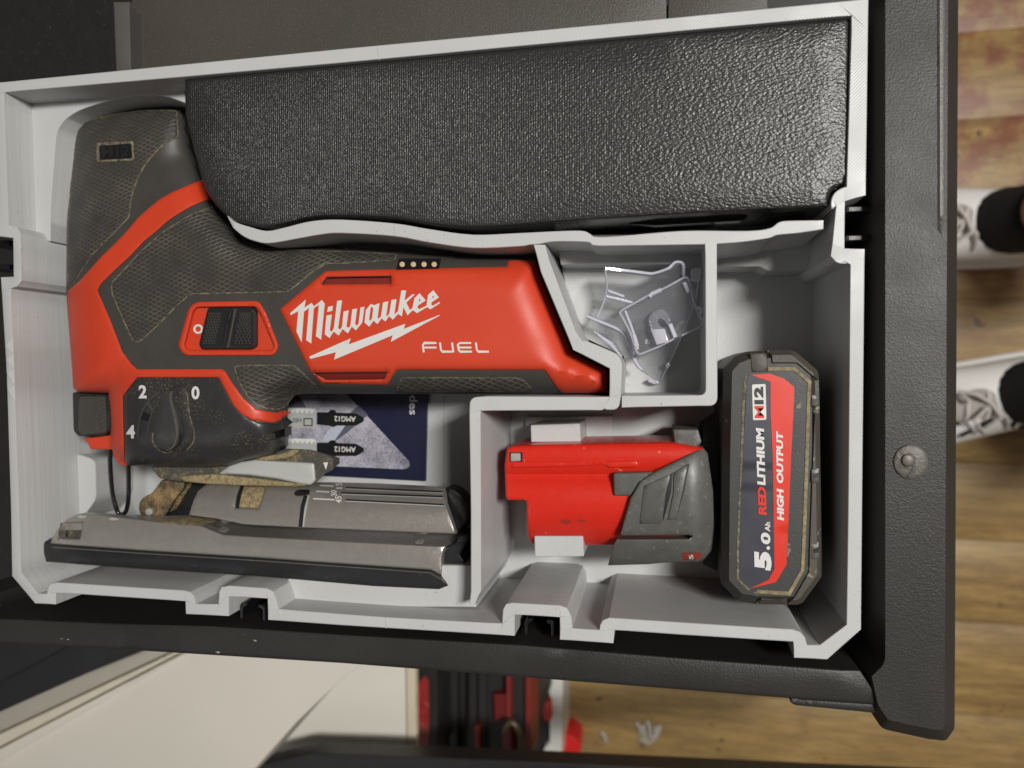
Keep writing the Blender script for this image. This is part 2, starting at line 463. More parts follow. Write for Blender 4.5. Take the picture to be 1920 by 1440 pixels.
# the drawer -------------------------------------------------------
drw = thing('tool_drawer', 'black pebbled plastic tool drawer pulled open, holding the grey fitted tray', 'drawer', P(960, 700, -.075))
R0 = -.001
part('drawer_floor', [(-160, -160), (1660, -160), (1660, 1165), (-160, 1090)], -.0655, DRAWER2, drw, depth=.003)
lip_up = [(-60, 1158), (20, 1160), (200, 1168), (400, 1173), (640, 1189), (973, 1208), (1280, 1233), (1612, 1258)]
lip_dn = [(1660, 1322), (1480, 1309), (1280, 1293), (640, 1243), (267, 1220), (0, 1206), (-60, 1203)]
part('side_rail', lip_up + lip_dn, R0, DRAWER, drw, r=7, to=-.085, grid=40)
part('side_grip_lip', fil([(1482, 1309), (1640, 1320), (1640, 1337), (1613, 1334), (1490, 1322), (1481, 1316)], 4), R0 - .002, DRAWER, drw, r=4, to=-.05)
part('front_panel', fil([(1641, -60), (1797, -60), (1790, 1366), (1774, 1389), (1742, 1386), (1664, 1369), (1652, 1364), (1628, 1328), (1614, 1262), (1641, 1236)], 6), R0 + .0012, DRAWER, drw, r=19, rdrop=.007, prof='lin', angle=20, to=-.10, step=6)
part('front_ridge', [(1758, -60), (1772, -60), (1772, 400), (1767, 440), (1759, 430)], R0 + .0018, plain('worn_panel_edge', (.075, .072, .068), .45, bump=(1200, .4, .0004)), drw, r=4, rdrop=.0004, prof='lin', depth=.003)
part('corner_web', [(-70, 1110), (-10, 1115), (22, 1164), (-70, 1164)], -.020, DRAWER, drw, r=4, to=-.065)
part('inner_plate', [(247, -60), (1250, -60), (1250, 45), (1245, 140), (247, 140)], -.034, DRAWER3, drw, r=3, to=-.066)
part('inner_plate', [(1254, -60), (1440, -60), (1440, 120), (1250, 140)], -.034, DRAWER3, drw, r=3, to=-.066)
part('rib', [(213, 4), (243, 4), (247, 160), (219, 160)], -.026, RIBM, drw, r=3, to=-.066)
def hook(u, v, flip):
    p = [(u, v + 30), (u, v + 4), (u + 4 * flip, v - 1), (u + 14 * flip, v - 2), (u + 14 * flip, v + 4), (u + 7 * flip, v + 7), (u + 6 * flip, v + 12), (u + 6 * flip, v + 30)]
    part('tray_hook', fil(p, 2), -.006, GLB, drw, r=1.6, to=-.06, step=6)
hook(450, 1131, 1); hook(498, 1135, -1); hook(984, 1161, 1); hook(1039, 1164, -1)
for v in (392, 446): part('tray_hook', fil([(1587, v - 5), (1617, v - 6), (1640, v - 6), (1640, v + 5), (1617, v + 5), (1587, v + 6)], 2), -.012, BLK, drw, r=2, to=-.06)
for v in (455, 500): part('tray_hook', fil([(-30, v - 5), (18, v - 5), (18, v + 5), (-30, v + 5)], 2), -.012, GLB, drw, r=2, to=-.06)
for v in (392, 446): part('hook_glint', [(1592, v - 3), (1615, v - 4), (1615, v + 3), (1592, v + 4)], -.0117, CAPG, drw, depth=.0002)  # pale glint on the hooks, put in as lighter grey strips
o = part('screw', circ(1708, 866, 35, 32), R0 + .0022, plain('worn_screw_cap', (.10, .092, .08), .5, .1, .2, 300, (700, .5, .0008)), drw, r=9, depth=.003)
part('screw_hub', circ(1703, 863, 13, 16), R0 + .0034, plain('worn_screw_hub', (.13, .118, .10), .45, .2), o, r=6, depth=.002)
part('screw_slot', [(1712, 860), (1717, 856), (1716, 884), (1705, 896), (1702, 892), (1710, 882)], R0 + .00245, BLK, o, depth=.0001)
for u, v, l in ((124, 1199, 26), (478, 1200, 8), (405, 1224, 14)):
    for k in range(4):
        a_ = (u + random.uniform(-l, l) / 2, v + random.uniform(-2, 2)); part('scuff', ribbon([a_, (a_[0] + random.uniform(2, 5), a_[1] + random.uniform(-.6, .8))], random.uniform(.6, 1.0)), R0 + .0001, SCUFF, drw, depth=.0003)
# the grey fitted tray ---------------------------------------------
ins = thing('fitted_tray', 'light grey 3D printed tray with cut-out compartments for a jigsaw and battery', 'tray', P(800, 700, ZF))
outer = [(-12, 156), (640, 92), (1280, 32), (1628, -2), (1623, 366), (1584, 377), (1583, 466), (1621, 467), (1620, 560), (1616, 960), (1614, 1180), (1551, 1236), (1489, 1233), (1487, 1203), (1280, 1190), (1152, 1181), (1150, 1206), (1050, 1199), (1050, 1157), (965, 1152), (965, 1192), (640, 1172), (503, 1162), (502, 1122), (429, 1118), (429, 1155), (349, 1151), (348, 1127), (105, 1111), (105, 1133), (66, 1131), (23, 1080), (21, 960), (13, 700), (2, 520), (26, 519), (25, 446), (-14, 442)]
def arc(pts, r): return fil(pts, r, 5)
inner = [(8, 173), (347, 144), (640, 118), (1280, 58), (1597, 29)] + arc([(1595, 345), (1559, 362), (1557, 400)], 26)[3:] + [(1558, 480)] + arc([(1558, 480), (1568, 494), (1594, 495)], 14)[6:] + [(1594, 496), (1590, 960), (1587, 1171), (1537, 1209), (1513, 1209)]
inner += [(1509, 1195), (1500, 1185), (1486, 1180), (1280, 1167), (1142, 1158), (1130, 1163), (1125, 1172), (1124, 1181), (1073, 1178), (1071, 1155), (1063, 1140), (1050, 1135), (960, 1130), (949, 1133), (943, 1143), (942, 1169), (723, 1157), (640, 1151), (523, 1142), (518, 1124), (512, 1109), (500, 1103), (430, 1098), (416, 1101), (411, 1110), (410, 1133), (368, 1132), (364, 1118), (357, 1110), (345, 1107), (108, 1092), (95, 1095), (89, 1105), (88, 1113), (72, 1113), (40, 1073), (37, 960), (21, 541), (33, 537), (41, 526), (39, 437), (33, 427), (17, 423)]
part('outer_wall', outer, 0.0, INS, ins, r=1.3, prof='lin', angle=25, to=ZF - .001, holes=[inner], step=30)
fw = [tuple(P(u, v, 0).xy) for u, v in outer]
def world_plate(name, xy, z0, z1, mat, parent):
    L = base_of(parent); n = len(xy)
    vo, eo, fo, *_ = delaunay_2d_cdt([Vector(p) for p in xy], [(i, (i + 1) % n) for i in range(n)], [list(range(n))], 1, 1e-7)
    V = [(v.x, v.y, z1) for v in vo]; Fc = []
    for f in fo:
        g = list(f); a, b, c = (np.array(V[g[k]]) for k in range(3))
        Fc.append(g if np.cross(b - a, c - a)[2] > 0 else g[::-1])
    return newmesh(name, V, Fc, mat, parent, L, smooth=False)
world_plate('tray_floor', fw, ZF - .003, ZF, INS, ins)
# divider between jigsaw and the right-hand compartments
d1 = [(1001, 459), (1022, 459), (1030, 488), (1080, 622)] + arc([(1083, 632), (1168, 668), (1164, 744), (1160, 768), (1128, 769)], 22)[3:-3] + [(1128, 769), (901, 770), (902, 960), (902, 1108), (897, 1117), (890, 1135), (880, 1137), (883, 1108), (883, 960), (880, 775)] + arc([(880, 775), (881, 745), (915, 743)], 22)[6:-6] + [(915, 743), (1143, 744), (1143, 691), (1075, 656), (1014, 510)]
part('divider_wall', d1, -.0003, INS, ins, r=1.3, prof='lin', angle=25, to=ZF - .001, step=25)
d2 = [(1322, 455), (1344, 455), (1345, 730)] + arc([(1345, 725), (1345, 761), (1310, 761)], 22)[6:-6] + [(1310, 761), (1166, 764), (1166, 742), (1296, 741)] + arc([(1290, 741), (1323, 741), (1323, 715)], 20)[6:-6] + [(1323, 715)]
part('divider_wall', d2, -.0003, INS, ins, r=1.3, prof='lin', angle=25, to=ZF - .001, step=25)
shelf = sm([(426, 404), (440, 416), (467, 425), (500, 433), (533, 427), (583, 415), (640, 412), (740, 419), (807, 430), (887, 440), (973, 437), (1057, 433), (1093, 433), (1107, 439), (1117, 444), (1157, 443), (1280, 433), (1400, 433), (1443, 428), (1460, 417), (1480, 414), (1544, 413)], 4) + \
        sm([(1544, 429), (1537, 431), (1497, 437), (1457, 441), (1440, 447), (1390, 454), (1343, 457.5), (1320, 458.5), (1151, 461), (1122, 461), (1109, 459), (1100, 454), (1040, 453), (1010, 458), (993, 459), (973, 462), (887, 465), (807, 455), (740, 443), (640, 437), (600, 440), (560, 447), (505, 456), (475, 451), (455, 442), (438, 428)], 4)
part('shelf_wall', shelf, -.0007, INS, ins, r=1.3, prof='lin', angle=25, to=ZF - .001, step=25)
# raised floors
part('raised_floor', [(5, 168), (347, 140)] + sm([(347, 193), (310, 181), (267, 179), (213, 187), (160, 203), (133, 217), (115, 235), (107, 256), (102, 317), (97, 383), (95, 452)], 5) + [(40, 440), (12, 430)], -.0145, INS, ins, r=1.3, prof='lin', angle=25, to=ZF - .001)
part('raised_floor', [(36, 540), (128, 545), (134, 640), (140, 760)] + fil([(140, 850), (179, 862), (181, 936), (150, 978)], 12)[3:] + [(140, 985), (90, 990), (88, 1010), (40, 1010)], -.034, INS, ins, r=1.3, prof='lin', angle=25, to=ZF - .001)
part('raised_floor', [(552, 1060), (893, 1060), (893, 1138), (640, 1137), (520, 1131)], -.0142, INS, ins, r=1.3, prof='lin', angle=25, to=ZF - .001)
part('step', [(1040, 440), (1330, 440), (1330, 496), (1052, 496)], -.024, INS, ins, r=1.3, prof='lin', angle=25, to=ZF - .001)
part('raised_floor', [(1045, 470), (1324, 470), (1324, 748), (1170, 748), (1170, 668), (1085, 628)], -.036, INS, ins, to=ZF - .001)
part('step', [(1340, 440), (1560, 440), (1545, 505), (1440, 508), (1425, 500), (1340, 500)], -.040, INS, ins, r=1.3, prof='lin', angle=25, to=ZF - .001)
part('support_block', fil([(995, 797), (1087, 794), (1089, 828), (996, 829)], 2), -.029, INS, ins, r=1.3, prof='lin', angle=25, to=ZF - .001)
part('support_block', fil([(1002, 1005), (1093, 1005), (1095, 1043), (1003, 1044)], 2), -.0205, INS, ins, r=1.3, prof='lin', angle=25, to=ZF - .001)
part('support_block', [(996, 827), (1089, 827), (1093, 1006), (1002, 1006)], -.050, INS, ins, to=ZF - .001)
part('floor_pad', [(985, 781), (1149, 780), (1150, 1010), (985, 1010)], -.0565, INS, ins, r=1.3, prof='lin', angle=25, to=ZF - .001)
SEAM = plain('seam_grey', (.40, .40, .385), .6)  # darker grey for the joint lines of the printed tray
for a, b in (((707, 88), (711, 112)), ((722, 1158), (724, 1178)), ((738, 420), (741, 442))):
    z = .00012 if a[1] != 420 else -.0006
    part('seam', ribbon([a, b], 1.4), z, SEAM, ins, depth=.0003)
part('seam', ribbon([(832, 742), (832, 912)], 1.2), -.0597, SEAM, ins, depth=.0002)
# the black textured cover -----------------------------------------
bx = thing('blade_case', 'large black pebble-textured plastic case filling the upper right compartment', 'case', P(1000, 260, -.035))
bo = [(347, 149), (640, 121.5), (1280, 61.5), (1594, 32), (1592, 340)] + arc([(1592, 342), (1557, 357), (1553, 388), (1543, 389)], 26)[3:-3] + sm([(1543, 389), (1280, 402), (1057, 416), (973, 423), (887, 427), (807, 421), (740, 410), (640, 406), (583, 409), (533, 421), (500, 426), (470, 423), (430, 408), (401, 379), (383, 348), (366, 287), (348, 214)], 5)
part('lid', bo, -.0012, PEB, bx, r=9, rdrop=.0025, depth=.0045, grid=60, step=12)
bs = [(349, 152), (640, 124), (1280, 64), (1592, 35), (1590, 342), (1556, 360), (1552, 386), (1280, 403), (1057, 417), (973, 424), (887, 428), (807, 422), (740, 411), (640, 407), (583, 410), (533, 422), (500, 427), (470, 424), (430, 409), (401, 380), (383, 349), (366, 288), (349, 214)]
part('case_body', bs, -.0048, PEBS, bx, to=-.034, step=14)
part('finger_notch', fil([(1178, 419), (1230, 423), (1390, 414), (1405, 403), (1180, 410)], 3), -.0135, GLB, bx, depth=.004)
# ================================================================ JIGSAW
jig = thing('jigsaw', 'red and black cordless jigsaw lying on its side in the grey tray', 'jigsaw', P(600, 650, -.055))
S = [(344, 203), (314, 201), (271, 202), (228, 207), (191, 214), (159, 222), (142, 241), (138, 263), (133, 308), (129, 355), (125, 428), (124, 545), (130, 630), (135, 693), (137, 727), (146, 736), (203, 738), (207, 800), (210, 843), (240, 873), (284, 874), (388, 876), (430, 872), (459, 863), (513, 855), (537, 838), (539, 790), (541, 757), (552, 741), (575, 738), (800, 739), (1040, 738), (1142, 738), (1141, 692), (1073, 657), (1013, 512), (1004, 487), (950, 483), (850, 477), (700, 470), (600, 465), (500, 461), (455, 450), (430, 420), (402, 382), (385, 340), (366, 285), (347, 213)]
def smooth01(x): x = np.clip(x, 0, 1); return x * x * (3 - 2 * x)
def HT(uv):
    uv = np.asarray(uv, float); d = segdist(uv, S); d = np.where(inside(uv, S), d, 0)
    top = -.0145 + .0105 * smooth01((uv[:, 1] - 300) / 190)
    t = np.clip(d / 78, 0, 1)
    z = top - .015 * (1 - np.sqrt(np.clip(1 - (1 - t) ** 2.2, 0, 1)))
    g = np.clip((uv[:, 0] - 415) / 125, 0, 1) * smooth01((uv[:, 1] - 690) / 60) * (uv[:, 0] < 600)
    z = z - .008 * g ** 2
    # hollow of the thumb rest beside the handle
    h = np.exp(-(((uv[:, 0] - 350) / 45) ** 2 + ((uv[:, 1] - 290) / 22) ** 2)); z = z - .0018 * h
    return z

redshell = [(386, 335), (353, 347), (325, 359), (301, 372), (279, 390), (258, 409), (236, 435), (213, 459), (190, 481), (150, 526), (126, 547), (130, 630), (135, 693), (137, 727), (146, 735), (203, 737), (207, 763), (209, 797), (207, 816), (157, 822), (166, 832), (170, 842), (210, 843), (213, 853), (222, 868), (230, 873), (240, 873), (233, 863), (230, 743), (257, 708), (410, 708), (420, 727), (437, 760), (453, 777), (473, 788), (513, 793), (527, 787), (537, 773), (533, 769), (520, 774), (500, 771), (480, 766), (457, 747), (437, 720), (423, 697), (417, 692), (257, 692), (247, 683), (230, 660), (207, 600), (183, 545), (190, 532), (217, 506), (245, 480), (271, 452), (292, 435), (314, 415), (335, 401), (357, 388), (378, 379), (403, 370)]
rs = part('red_shell', redshell, HT, RED, jig, off=.0009, r=4, rdrop=.0008, grid=7, depth=.006, under=6)
panel1 = [(332, 206), (333, 232), (335, 256), (322, 263), (305, 273), (288, 290), (271, 312), (258, 338), (249, 364), (245, 385), (243, 407), (217, 435), (195, 456), (174, 478), (137, 533), (126, 535), (126, 430), (131, 355), (135, 308), (140, 263), (144, 243), (160, 226), (191, 218), (228, 211), (271, 206)]
panel2 = [(404, 384), (363, 399), (335, 415), (309, 431), (284, 452), (258, 476), (227, 510), (208, 530), (209, 550), (227, 593), (247, 637), (257, 643), (267, 638), (300, 607), (333, 573), (357, 552), (450, 550), (540, 548), (560, 533), (587, 510), (613, 495), (640, 495), (740, 489), (745, 476), (700, 473), (600, 469), (500, 465), (457, 453), (432, 424)]
panel3 = [(438, 688), (450, 684), (553, 684), (567, 697), (583, 713), (602, 728), (598, 735), (570, 736), (552, 740), (541, 755), (533, 764), (520, 769), (500, 767), (483, 760), (464, 744), (448, 718)]
panel4 = [(753, 707), (977, 707), (997, 727), (1001, 735), (745, 735), (744, 730)]
def shrink(poly, d):
    a = np.array(poly, float); n = len(a); s = 1 if area2(poly) > 0 else -1; out = []
    for i in range(n):
        t = a[(i + 1) % n] - a[i - 1]; t /= (np.linalg.norm(t) + 1e-9)
        out.append(tuple(a[i] + s * np.array([-t[1], t[0]]) * d))
    return out
plate = fil([(180, 268), (250, 264), (252, 301), (182, 304)], 4)
plate_in = fil([(185, 273), (246, 269), (248, 297), (187, 300)], 3)
for i, pn in enumerate((panel1, panel2, panel3, panel4)):
    pf = fil(pn, 5, 3)
    s = part('dust_line', pf, HT, DUST, jig, off=.00022, grid=10, depth=.0004)
    part('grip_pad', shrink(pf, 2.4 if i != 3 else 1.8), HT, GRIP, jig, off=.00055, r=2, rdrop=.0003, grid=8, depth=.0006, holes=[plate] if i == 0 else ())
part('badge_frame', plate, HT, DUST, jig, off=.0006, depth=.0004, holes=[plate_in])
bp = part('badge', plate_in, HT, PBLK, jig, off=.0003, grid=8, depth=.0002)
text('lettering', 'M12', (191, 296), (52, -3), (0, -21), HT, BLK, bp, off=.0006, bold=.03)
hole_g = fil([(500, 814), (534, 800), (534, 817), (506, 828)], 2)
trap_in = fil([(369, 576), (480, 575), (490, 592), (514, 650), (508, 657), (352, 657), (345, 649), (362, 583)], 6)
slot1 = [(603, 533), (612, 520), (733, 518), (733, 532)]; slot2 = [(588, 699), (726, 698), (720, 711), (612, 712)]
body = part('body', S, HT, RUB, jig, grid=8, to=-.034, r=0, under=35, holes=[trap_in, slot1, slot2, hole_g])
# red barrel cover
barrel = [(524, 580), (610, 508), (640, 506.5), (820, 502.5), (950, 500), (953, 488), (1003, 488), (1012, 512), (1072, 660), (1140, 695), (1141, 737), (1055, 737), (1043, 727), (1020, 694), (743, 694), (727, 722), (603, 720), (580, 694)]
slot1 = [(603, 533), (612, 520), (733, 518), (733, 532)]; slot2 = [(588, 699), (726, 698), (720, 711), (612, 712)]
bc = part('barrel_cover', fil(barrel, 4, 3), HT, RED, jig, off=.0012, r=9, rdrop=.0014, grid=9, depth=.004, holes=[slot1, slot2])
HB = lambda uv: HT(uv) + .0013
for s_ in (slot1, slot2): part('vent', s_, HT, DKRED, bc, off=-.0018, depth=.0003, grid=12)
A = lambda q: [(520 + x / 12, 530 + y / 12) for x, y in q]
B = lambda q: [(660 + x / 10.667, 530 + y / 10.667) for x, y in q]
Cc = lambda q: [(540 + x / 4.8, 590 + y / 4.8) for x, y in q]
part('lettering', A([(285, 690), (640, 380), (610, 560), (770, 455), (825, 530), (1005, 390), (1065, 475), (985, 1285), (868, 1205), (935, 495), (818, 580), (762, 1370), (648, 1295), (710, 570), (598, 655), (545, 1345), (430, 1100), (470, 640), (305, 730)]), HB, WHITE, bc, off=.00012, grid=6, depth=.0001)
part('lettering', A([(1140, 545), (1250, 520), (1235, 635), (1120, 660)]), HB, WHITE, bc, off=.00012, depth=.0001)
part('lettering', A([(1105, 740), (1225, 715), (1180, 1075), (1220, 1105), (1270, 1030), (1345, 410), (1455, 395), (1368, 1020), (1412, 1060), (1455, 990), (1490, 650), (1605, 620), (1555, 985), (1605, 1020), (1645, 960), (1685, 600), (1795, 580), (1748, 930)]) + B([(100, 862), (130, 820), (170, 495), (250, 483), (205, 795), (78, 955)]) + A([(1675, 990), (1585, 1140), (1465, 1045), (1380, 1190), (1265, 1100), (1175, 1245), (1065, 1160)]), HB, WHITE, bc, off=.00012, grid=6, depth=.0001)
part('lettering', B([(250, 800), (275, 550), (375, 425), (440, 450), (550, 410), (510, 705), (535, 720), (580, 670), (620, 395), (725, 372), (685, 655), (700, 672), (745, 620), (790, 345), (890, 330), (848, 620), (860, 628), (920, 570), (985, 155), (1082, 155), (1050, 360), (1210, 232), (1258, 235), (1085, 400), (1160, 550), (1210, 500), (1248, 310), (1350, 210), (1475, 355), (1315, 460), (1310, 505), (1345, 530), (1490, 460), (1520, 245), (1625, 150), (1738, 295), (1590, 395), (1588, 445), (1615, 462), (1745, 385), (1760, 410), (1565, 535), (1500, 490), (1300, 610), (1215, 550), (1110, 655), (1030, 490), (995, 675), (920, 625), (815, 740), (740, 670), (665, 778), (590, 715), (505, 828), (430, 762), (345, 880)]), HB, WHITE, bc, off=.00012, grid=6, depth=.0001,
     holes=[B([(375, 480), (425, 510), (400, 715), (365, 765), (342, 740)]), B([(1345, 320), (1378, 350), (1335, 385)]), B([(1615, 258), (1648, 290), (1605, 318)])])
part('emblem', Cc([(190, 378), (565, 212), (545, 268), (1055, 82), (1042, 128), (1365, 2), (1366, 8), (925, 245), (942, 185), (415, 405), (430, 338), (205, 398)]), HB, WHITE, bc, off=.00012, grid=8, depth=.0001)
for i, pth in enumerate(([(1221, 340), (1214, 272), (1226, 255), (1335, 255)], [(1226, 296), (1336, 296)], [(1368, 250), (1376, 318), (1390, 333), (1480, 333)], [(1476, 250), (1488, 340)], [(1648, 255), (1545, 255), (1529, 270), (1537, 322), (1549, 333), (1655, 333)], [(1542, 296), (1650, 296)], [(1690, 250), (1700, 320), (1713, 333), (1808, 333)])):
    part('lettering', Cc(ribbon(pth, 17)), HB, WHITE, bc, off=.00012 + .00001 * (i % 2), grid=8, depth=.0001)
# fuel gauge
gg = part('fuel_gauge', [(743, 505), (749, 484.5), (826, 484.5), (822, 503)], HT, PBLK, jig, off=.0013, grid=10, depth=.001)
for u in (754, 775, 795, 814): part('indicator_light', circ(u, 495.5, 5, 14), HT, plain('amber_lens', (.62, .44, .27), .4) if u == 754 else bpy.data.materials['amber_lens'], gg, off=.0015, r=2, rdrop=.0002, depth=.0003)
# slide switch
trap = fil([(367, 566), (485, 564), (497, 584), (523, 650), (514, 667), (346, 667), (333, 650), (354, 577)], 9)
trap_in = fil([(369, 576), (480, 575), (490, 592), (514, 650), (508, 657), (352, 657), (345, 649), (362, 583)], 6)
sw = part('switch_surround', trap, HT, RED, jig, off=.0012, r=4, rdrop=.0008, depth=.002, holes=[trap_in], grid=12)
part('switch_well', trap_in, HT, RED, sw, off=-.0009, depth=.0005, grid=14)
part('off_mark', circ(371.5, 617, 9, 24), HT, WHITE, sw, off=-.0007, depth=.0001, holes=[circ(371.5, 617, 5.3, 18)])
sl = part('slider', fil([(391, 577), (474, 576), (480, 583), (480, 648), (474, 654), (378, 654), (373, 646), (388, 584)], 4), HT, BLK, sw, off=.0014, r=3, rdrop=.0006, depth=.003, grid=14)
part('slider_ridge', ribbon([(433, 579), (424, 612), (419, 651)], 5), HT, BLK, sl, off=.0022, r=2, rdrop=.0005, depth=.0012)
part('slider_ridge', ribbon([(441, 579), (434, 615), (427, 652)], 5), HT, RUB, sl, off=.0024, r=2, rdrop=.0005, depth=.0012)
for pad, n in (([(391, 586), (416, 586), (404, 645), (379, 645)], 3), ([(449, 586), (470, 586), (471, 645), (438, 645)], 4)):
    pd = part('knurl_pad', pad, HT, PBLK, sl, off=.00148, depth=.0001)
    a, b, c, d = [np.array(p, float) for p in pad]
    N = 5
    for i in range(-N, N + 1):
        for sg in (1, -1):
            t0, t1 = (i / N, i / N + 1.15) if sg > 0 else (1 - i / N, 1 - i / N - 1.15)
            lo, hi = (0., 1.)
            f = lambda s: t0 + (t1 - t0) * s
            ss = [s for s in np.linspace(0, 1, 41) if 0 <= f(s) <= 1]
            if len(ss) < 4: continue
            pt = lambda s: (a + (b - a) * f(s)) * (1 - s) + (d + (c - d) * f(s)) * s
            p0, p1 = pt(ss[0]), pt(ss[-1])
            part('knurl', ribbon([p0, p1], 1.1), HT, RUB, sl, off=.0018 + (.00003 if sg > 0 else 0), depth=.0004)
# gear case
gear = [(230, 743), (257, 707.5), (411, 707.5), (426, 736), (442, 763), (463, 782), (484, 791), (520, 794), (536, 781), (539, 805), (538, 838), (530, 850), (513, 855), (478, 859), (459, 863), (430, 872), (388, 876), (284, 875), (236, 872), (233, 860)]
hole_g = fil([(500, 814), (534, 800), (534, 817), (506, 828)], 2)
gc = part('gear_case', gear, HT, GEAR, jig, off=.0004, r=4, rdrop=.0008, grid=8, depth=.006, under=10, holes=[hole_g])
part('exhaust_port', hole_g, HT, PBLK, gc, off=-.004, depth=.001)
for s_, p0, ww in (('2', (260, 747), 15), ('0', (359, 749), 15), ('4', (237, 822), 16)):
    text('numeral', s_, p0, (ww, 0), (0, -25), HT, WHITE, gc, off=.0006, bold=.035)
part('dial_track', ribbon(sm([(299, 735), (279, 752), (265, 775), (259, 800), (258, 822)], 4), 3), HT, RUB, gc, off=.0007, depth=.0004)
part('dial_track', ribbon(sm([(300, 748), (290, 765), (281, 785), (277, 806), (275, 822)], 4), 2), HT, RUB, gc, off=.0007, depth=.0004)
part('dial_notch', [(268, 772), (284, 778), (280, 790), (264, 786)], HT, PBLK, gc, off=.0006, depth=.0002)
part('dial_notch', [(274, 754), (278, 750), (289, 769), (285, 773)], HT, RUB, gc, off=.0008, depth=.0003)
lvb = part('dial_base', fil(sm([(318, 729), (330, 722), (346, 728), (350, 745), (354, 780), (362, 808), (361, 828), (350, 842), (332, 848), (318, 842)], 3), 1), HT, GEAR, gc, off=.0016, r=5, rdrop=.0012, depth=.003)
GEAR2 = plain('lever_plastic', (.036, .036, .036), .36, var=.25, vs=300, speck=((.13, .11, .07), 1300, .66))
lv = part('dial_lever', sm([(303, 735), (312, 731), (322, 733), (323, 748), (328, 775), (333, 800), (337, 822), (330, 837), (314, 846), (298, 841), (288, 828), (288, 812), (294, 788), (300, 762)], 3), HT, GEAR2, gc, off=.0048, r=4, rdrop=.0012, depth=.004, grid=9)
part('lever_rim', ribbon(sm([(322, 733), (319, 750), (326, 775), (331, 805), (331, 822), (324, 838), (312, 845)], 3), 2.2), HT, CAPG, lv, off=.0052, depth=.0012)
part('dial_dust', ribbon(sm([(346, 728), (351, 745), (355, 780), (363, 808), (362, 829), (350, 844)], 3), 2.6), HT, DUST, lvb, off=.0008, depth=.0004)
part('dial_dust', ribbon(sm([(287, 812), (286, 829), (297, 843), (314, 849), (331, 840)], 3), 2.0), HT, DUST, lvb, off=.0010, depth=.0005)
# release button
bb = part('button_base', fil([(136, 735), (200, 737), (204, 810), (197, 818), (147, 818), (138, 808)], 5), -.019, BLK, jig, r=4, to=-.045)
part('button_face', fil([(149, 742), (199, 742), (202, 812), (154, 817), (146, 808)], 8), -.0165, RUB, bb, r=6, depth=.002, grid=12)
for i in range(8): part('button_rib', ribbon([(178, 752 + i * 7.5), (187, 749 + i * 7.5), (196, 753 + i * 7.5)], 1.6), -.0163, GRIP, bb, depth=.0004)
# wire guard loop
wp = [(206, 840), (207, 880), (211, 925), (218, 952), (223, 963), (230, 964), (237, 957), (241, 930), (241, 890), (240, 868)]
tube('wire_guard', [P(u, v, -.022 - .006 * max(0, (v - 840)) / 130) for u, v in sm(wp, 4)], .0010, GLB, jig)
# bevel bracket and roller arm
br = part('bevel_bracket', fil([(282, 872), (430, 872), (478, 860), (537, 841), (583, 843), (617, 853), (626, 860), (626, 880), (608, 890), (592, 905), (580, 911), (520, 911), (400, 908), (320, 901), (298, 896)], 4), -.021, DUSTBLK, jig, r=5, to=-.034, under=12, grid=14)
part('silver_face', fil([(452, 866), (478, 862), (589, 868), (592, 901), (582, 910), (566, 908), (520, 898), (467, 891), (410, 888), (430, 873)], 4), -.0195, SILV, br, r=5, rdrop=.0012, depth=.002, grid=14)
part('sawdust_heap', sm([(478, 861), (500, 855), (530, 850), (548, 843), (560, 846), (545, 857), (520, 862), (495, 864)], 3), -.0190, SAWD, br, r=4, depth=.001)
part('sawdust_heap', sm([(340, 893), (400, 889), (440, 893), (480, 897), (540, 904), (572, 909), (560, 912), (480, 911), (400, 908), (345, 903)], 3), -.0198, SAWD, br, r=4, depth=.001)
part('pointer_mark', [(606, 867), (615, 867), (611, 881)], -.0206, WHITE, br, depth=.0001)
ar = part('roller_arm', fil([(305, 898), (347, 900), (345, 916), (324, 942), (309, 970), (288, 973), (266, 971), (260, 953), (263, 938), (274, 929), (284, 926)], 7), -.026, ARM, jig, r=6, to=-.04, under=16, grid=12)
part('pin', circ(279, 960, 7, 16), -.0245, STEEL, ar, r=3, depth=.002)
part('roller_arm', fil([(345, 905), (362, 905), (330, 955), (318, 962), (316, 950)], 4), -.032, ARM, jig, r=4, to=-.042, under=10)
part('dark_backing', fil([(332, 903), (392, 903), (374, 930), (357, 968), (300, 972), (318, 935)], 4), -.0375, BLK, jig, r=3, to=-.048)  # black block added to give the darkness behind the roller arms
# shoe
def HS(uv):
    v = np.asarray(uv, float); c = 1000 + (v[:, 0] - 855) * .043
    t = np.clip((c - v[:, 1]) / 92, 0, 1)
    return -.0135 - .0005 * t - .024 * (1 - np.sqrt(np.clip(1 - t ** 2.4, 0, 1)))
hs = [(388, 907), (371, 921), (362, 941), (354, 966), (401, 972), (421, 976), (454, 983), (480, 985), (559, 989), (721, 996), (855, 1001), (846, 975), (836, 946), (834, 930), (836, 915), (699, 908), (611, 906), (500, 907)]
sawslot = [(450, 909), (499, 909), (492, 935), (484, 955), (440, 953), (443, 930)]
sh = part('shoe_housing', hs, HS, METAL, jig, r=3, rdrop=.0006, grid=7, depth=.003, holes=[sawslot])
part('sawdust_fill', sawslot, HS, SAWD, sh, off=-.004, grid=9, depth=.001)
part('sawdust_slot_edge', ribbon([(452, 911), (446, 930), (442, 952)], 7), HS, PBLK, sh, off=-.0012, depth=.001)
part('groove', ribbon([(573, 929), (567, 950), (563, 988)], 7), HS, BLK, sh, off=.0002, depth=.0003, grid=10)
part('groove_lip', ribbon([(578, 929), (571, 960), (568, 988)], 1.6), HS, SILV, sh, off=.0004, depth=.0005, grid=10)
part('keyhole', fil([(551, 924), (558, 918), (580, 918), (580, 927), (562, 930), (553, 929)], 3), HS, PBLK, sh, off=.0003, depth=.0003)
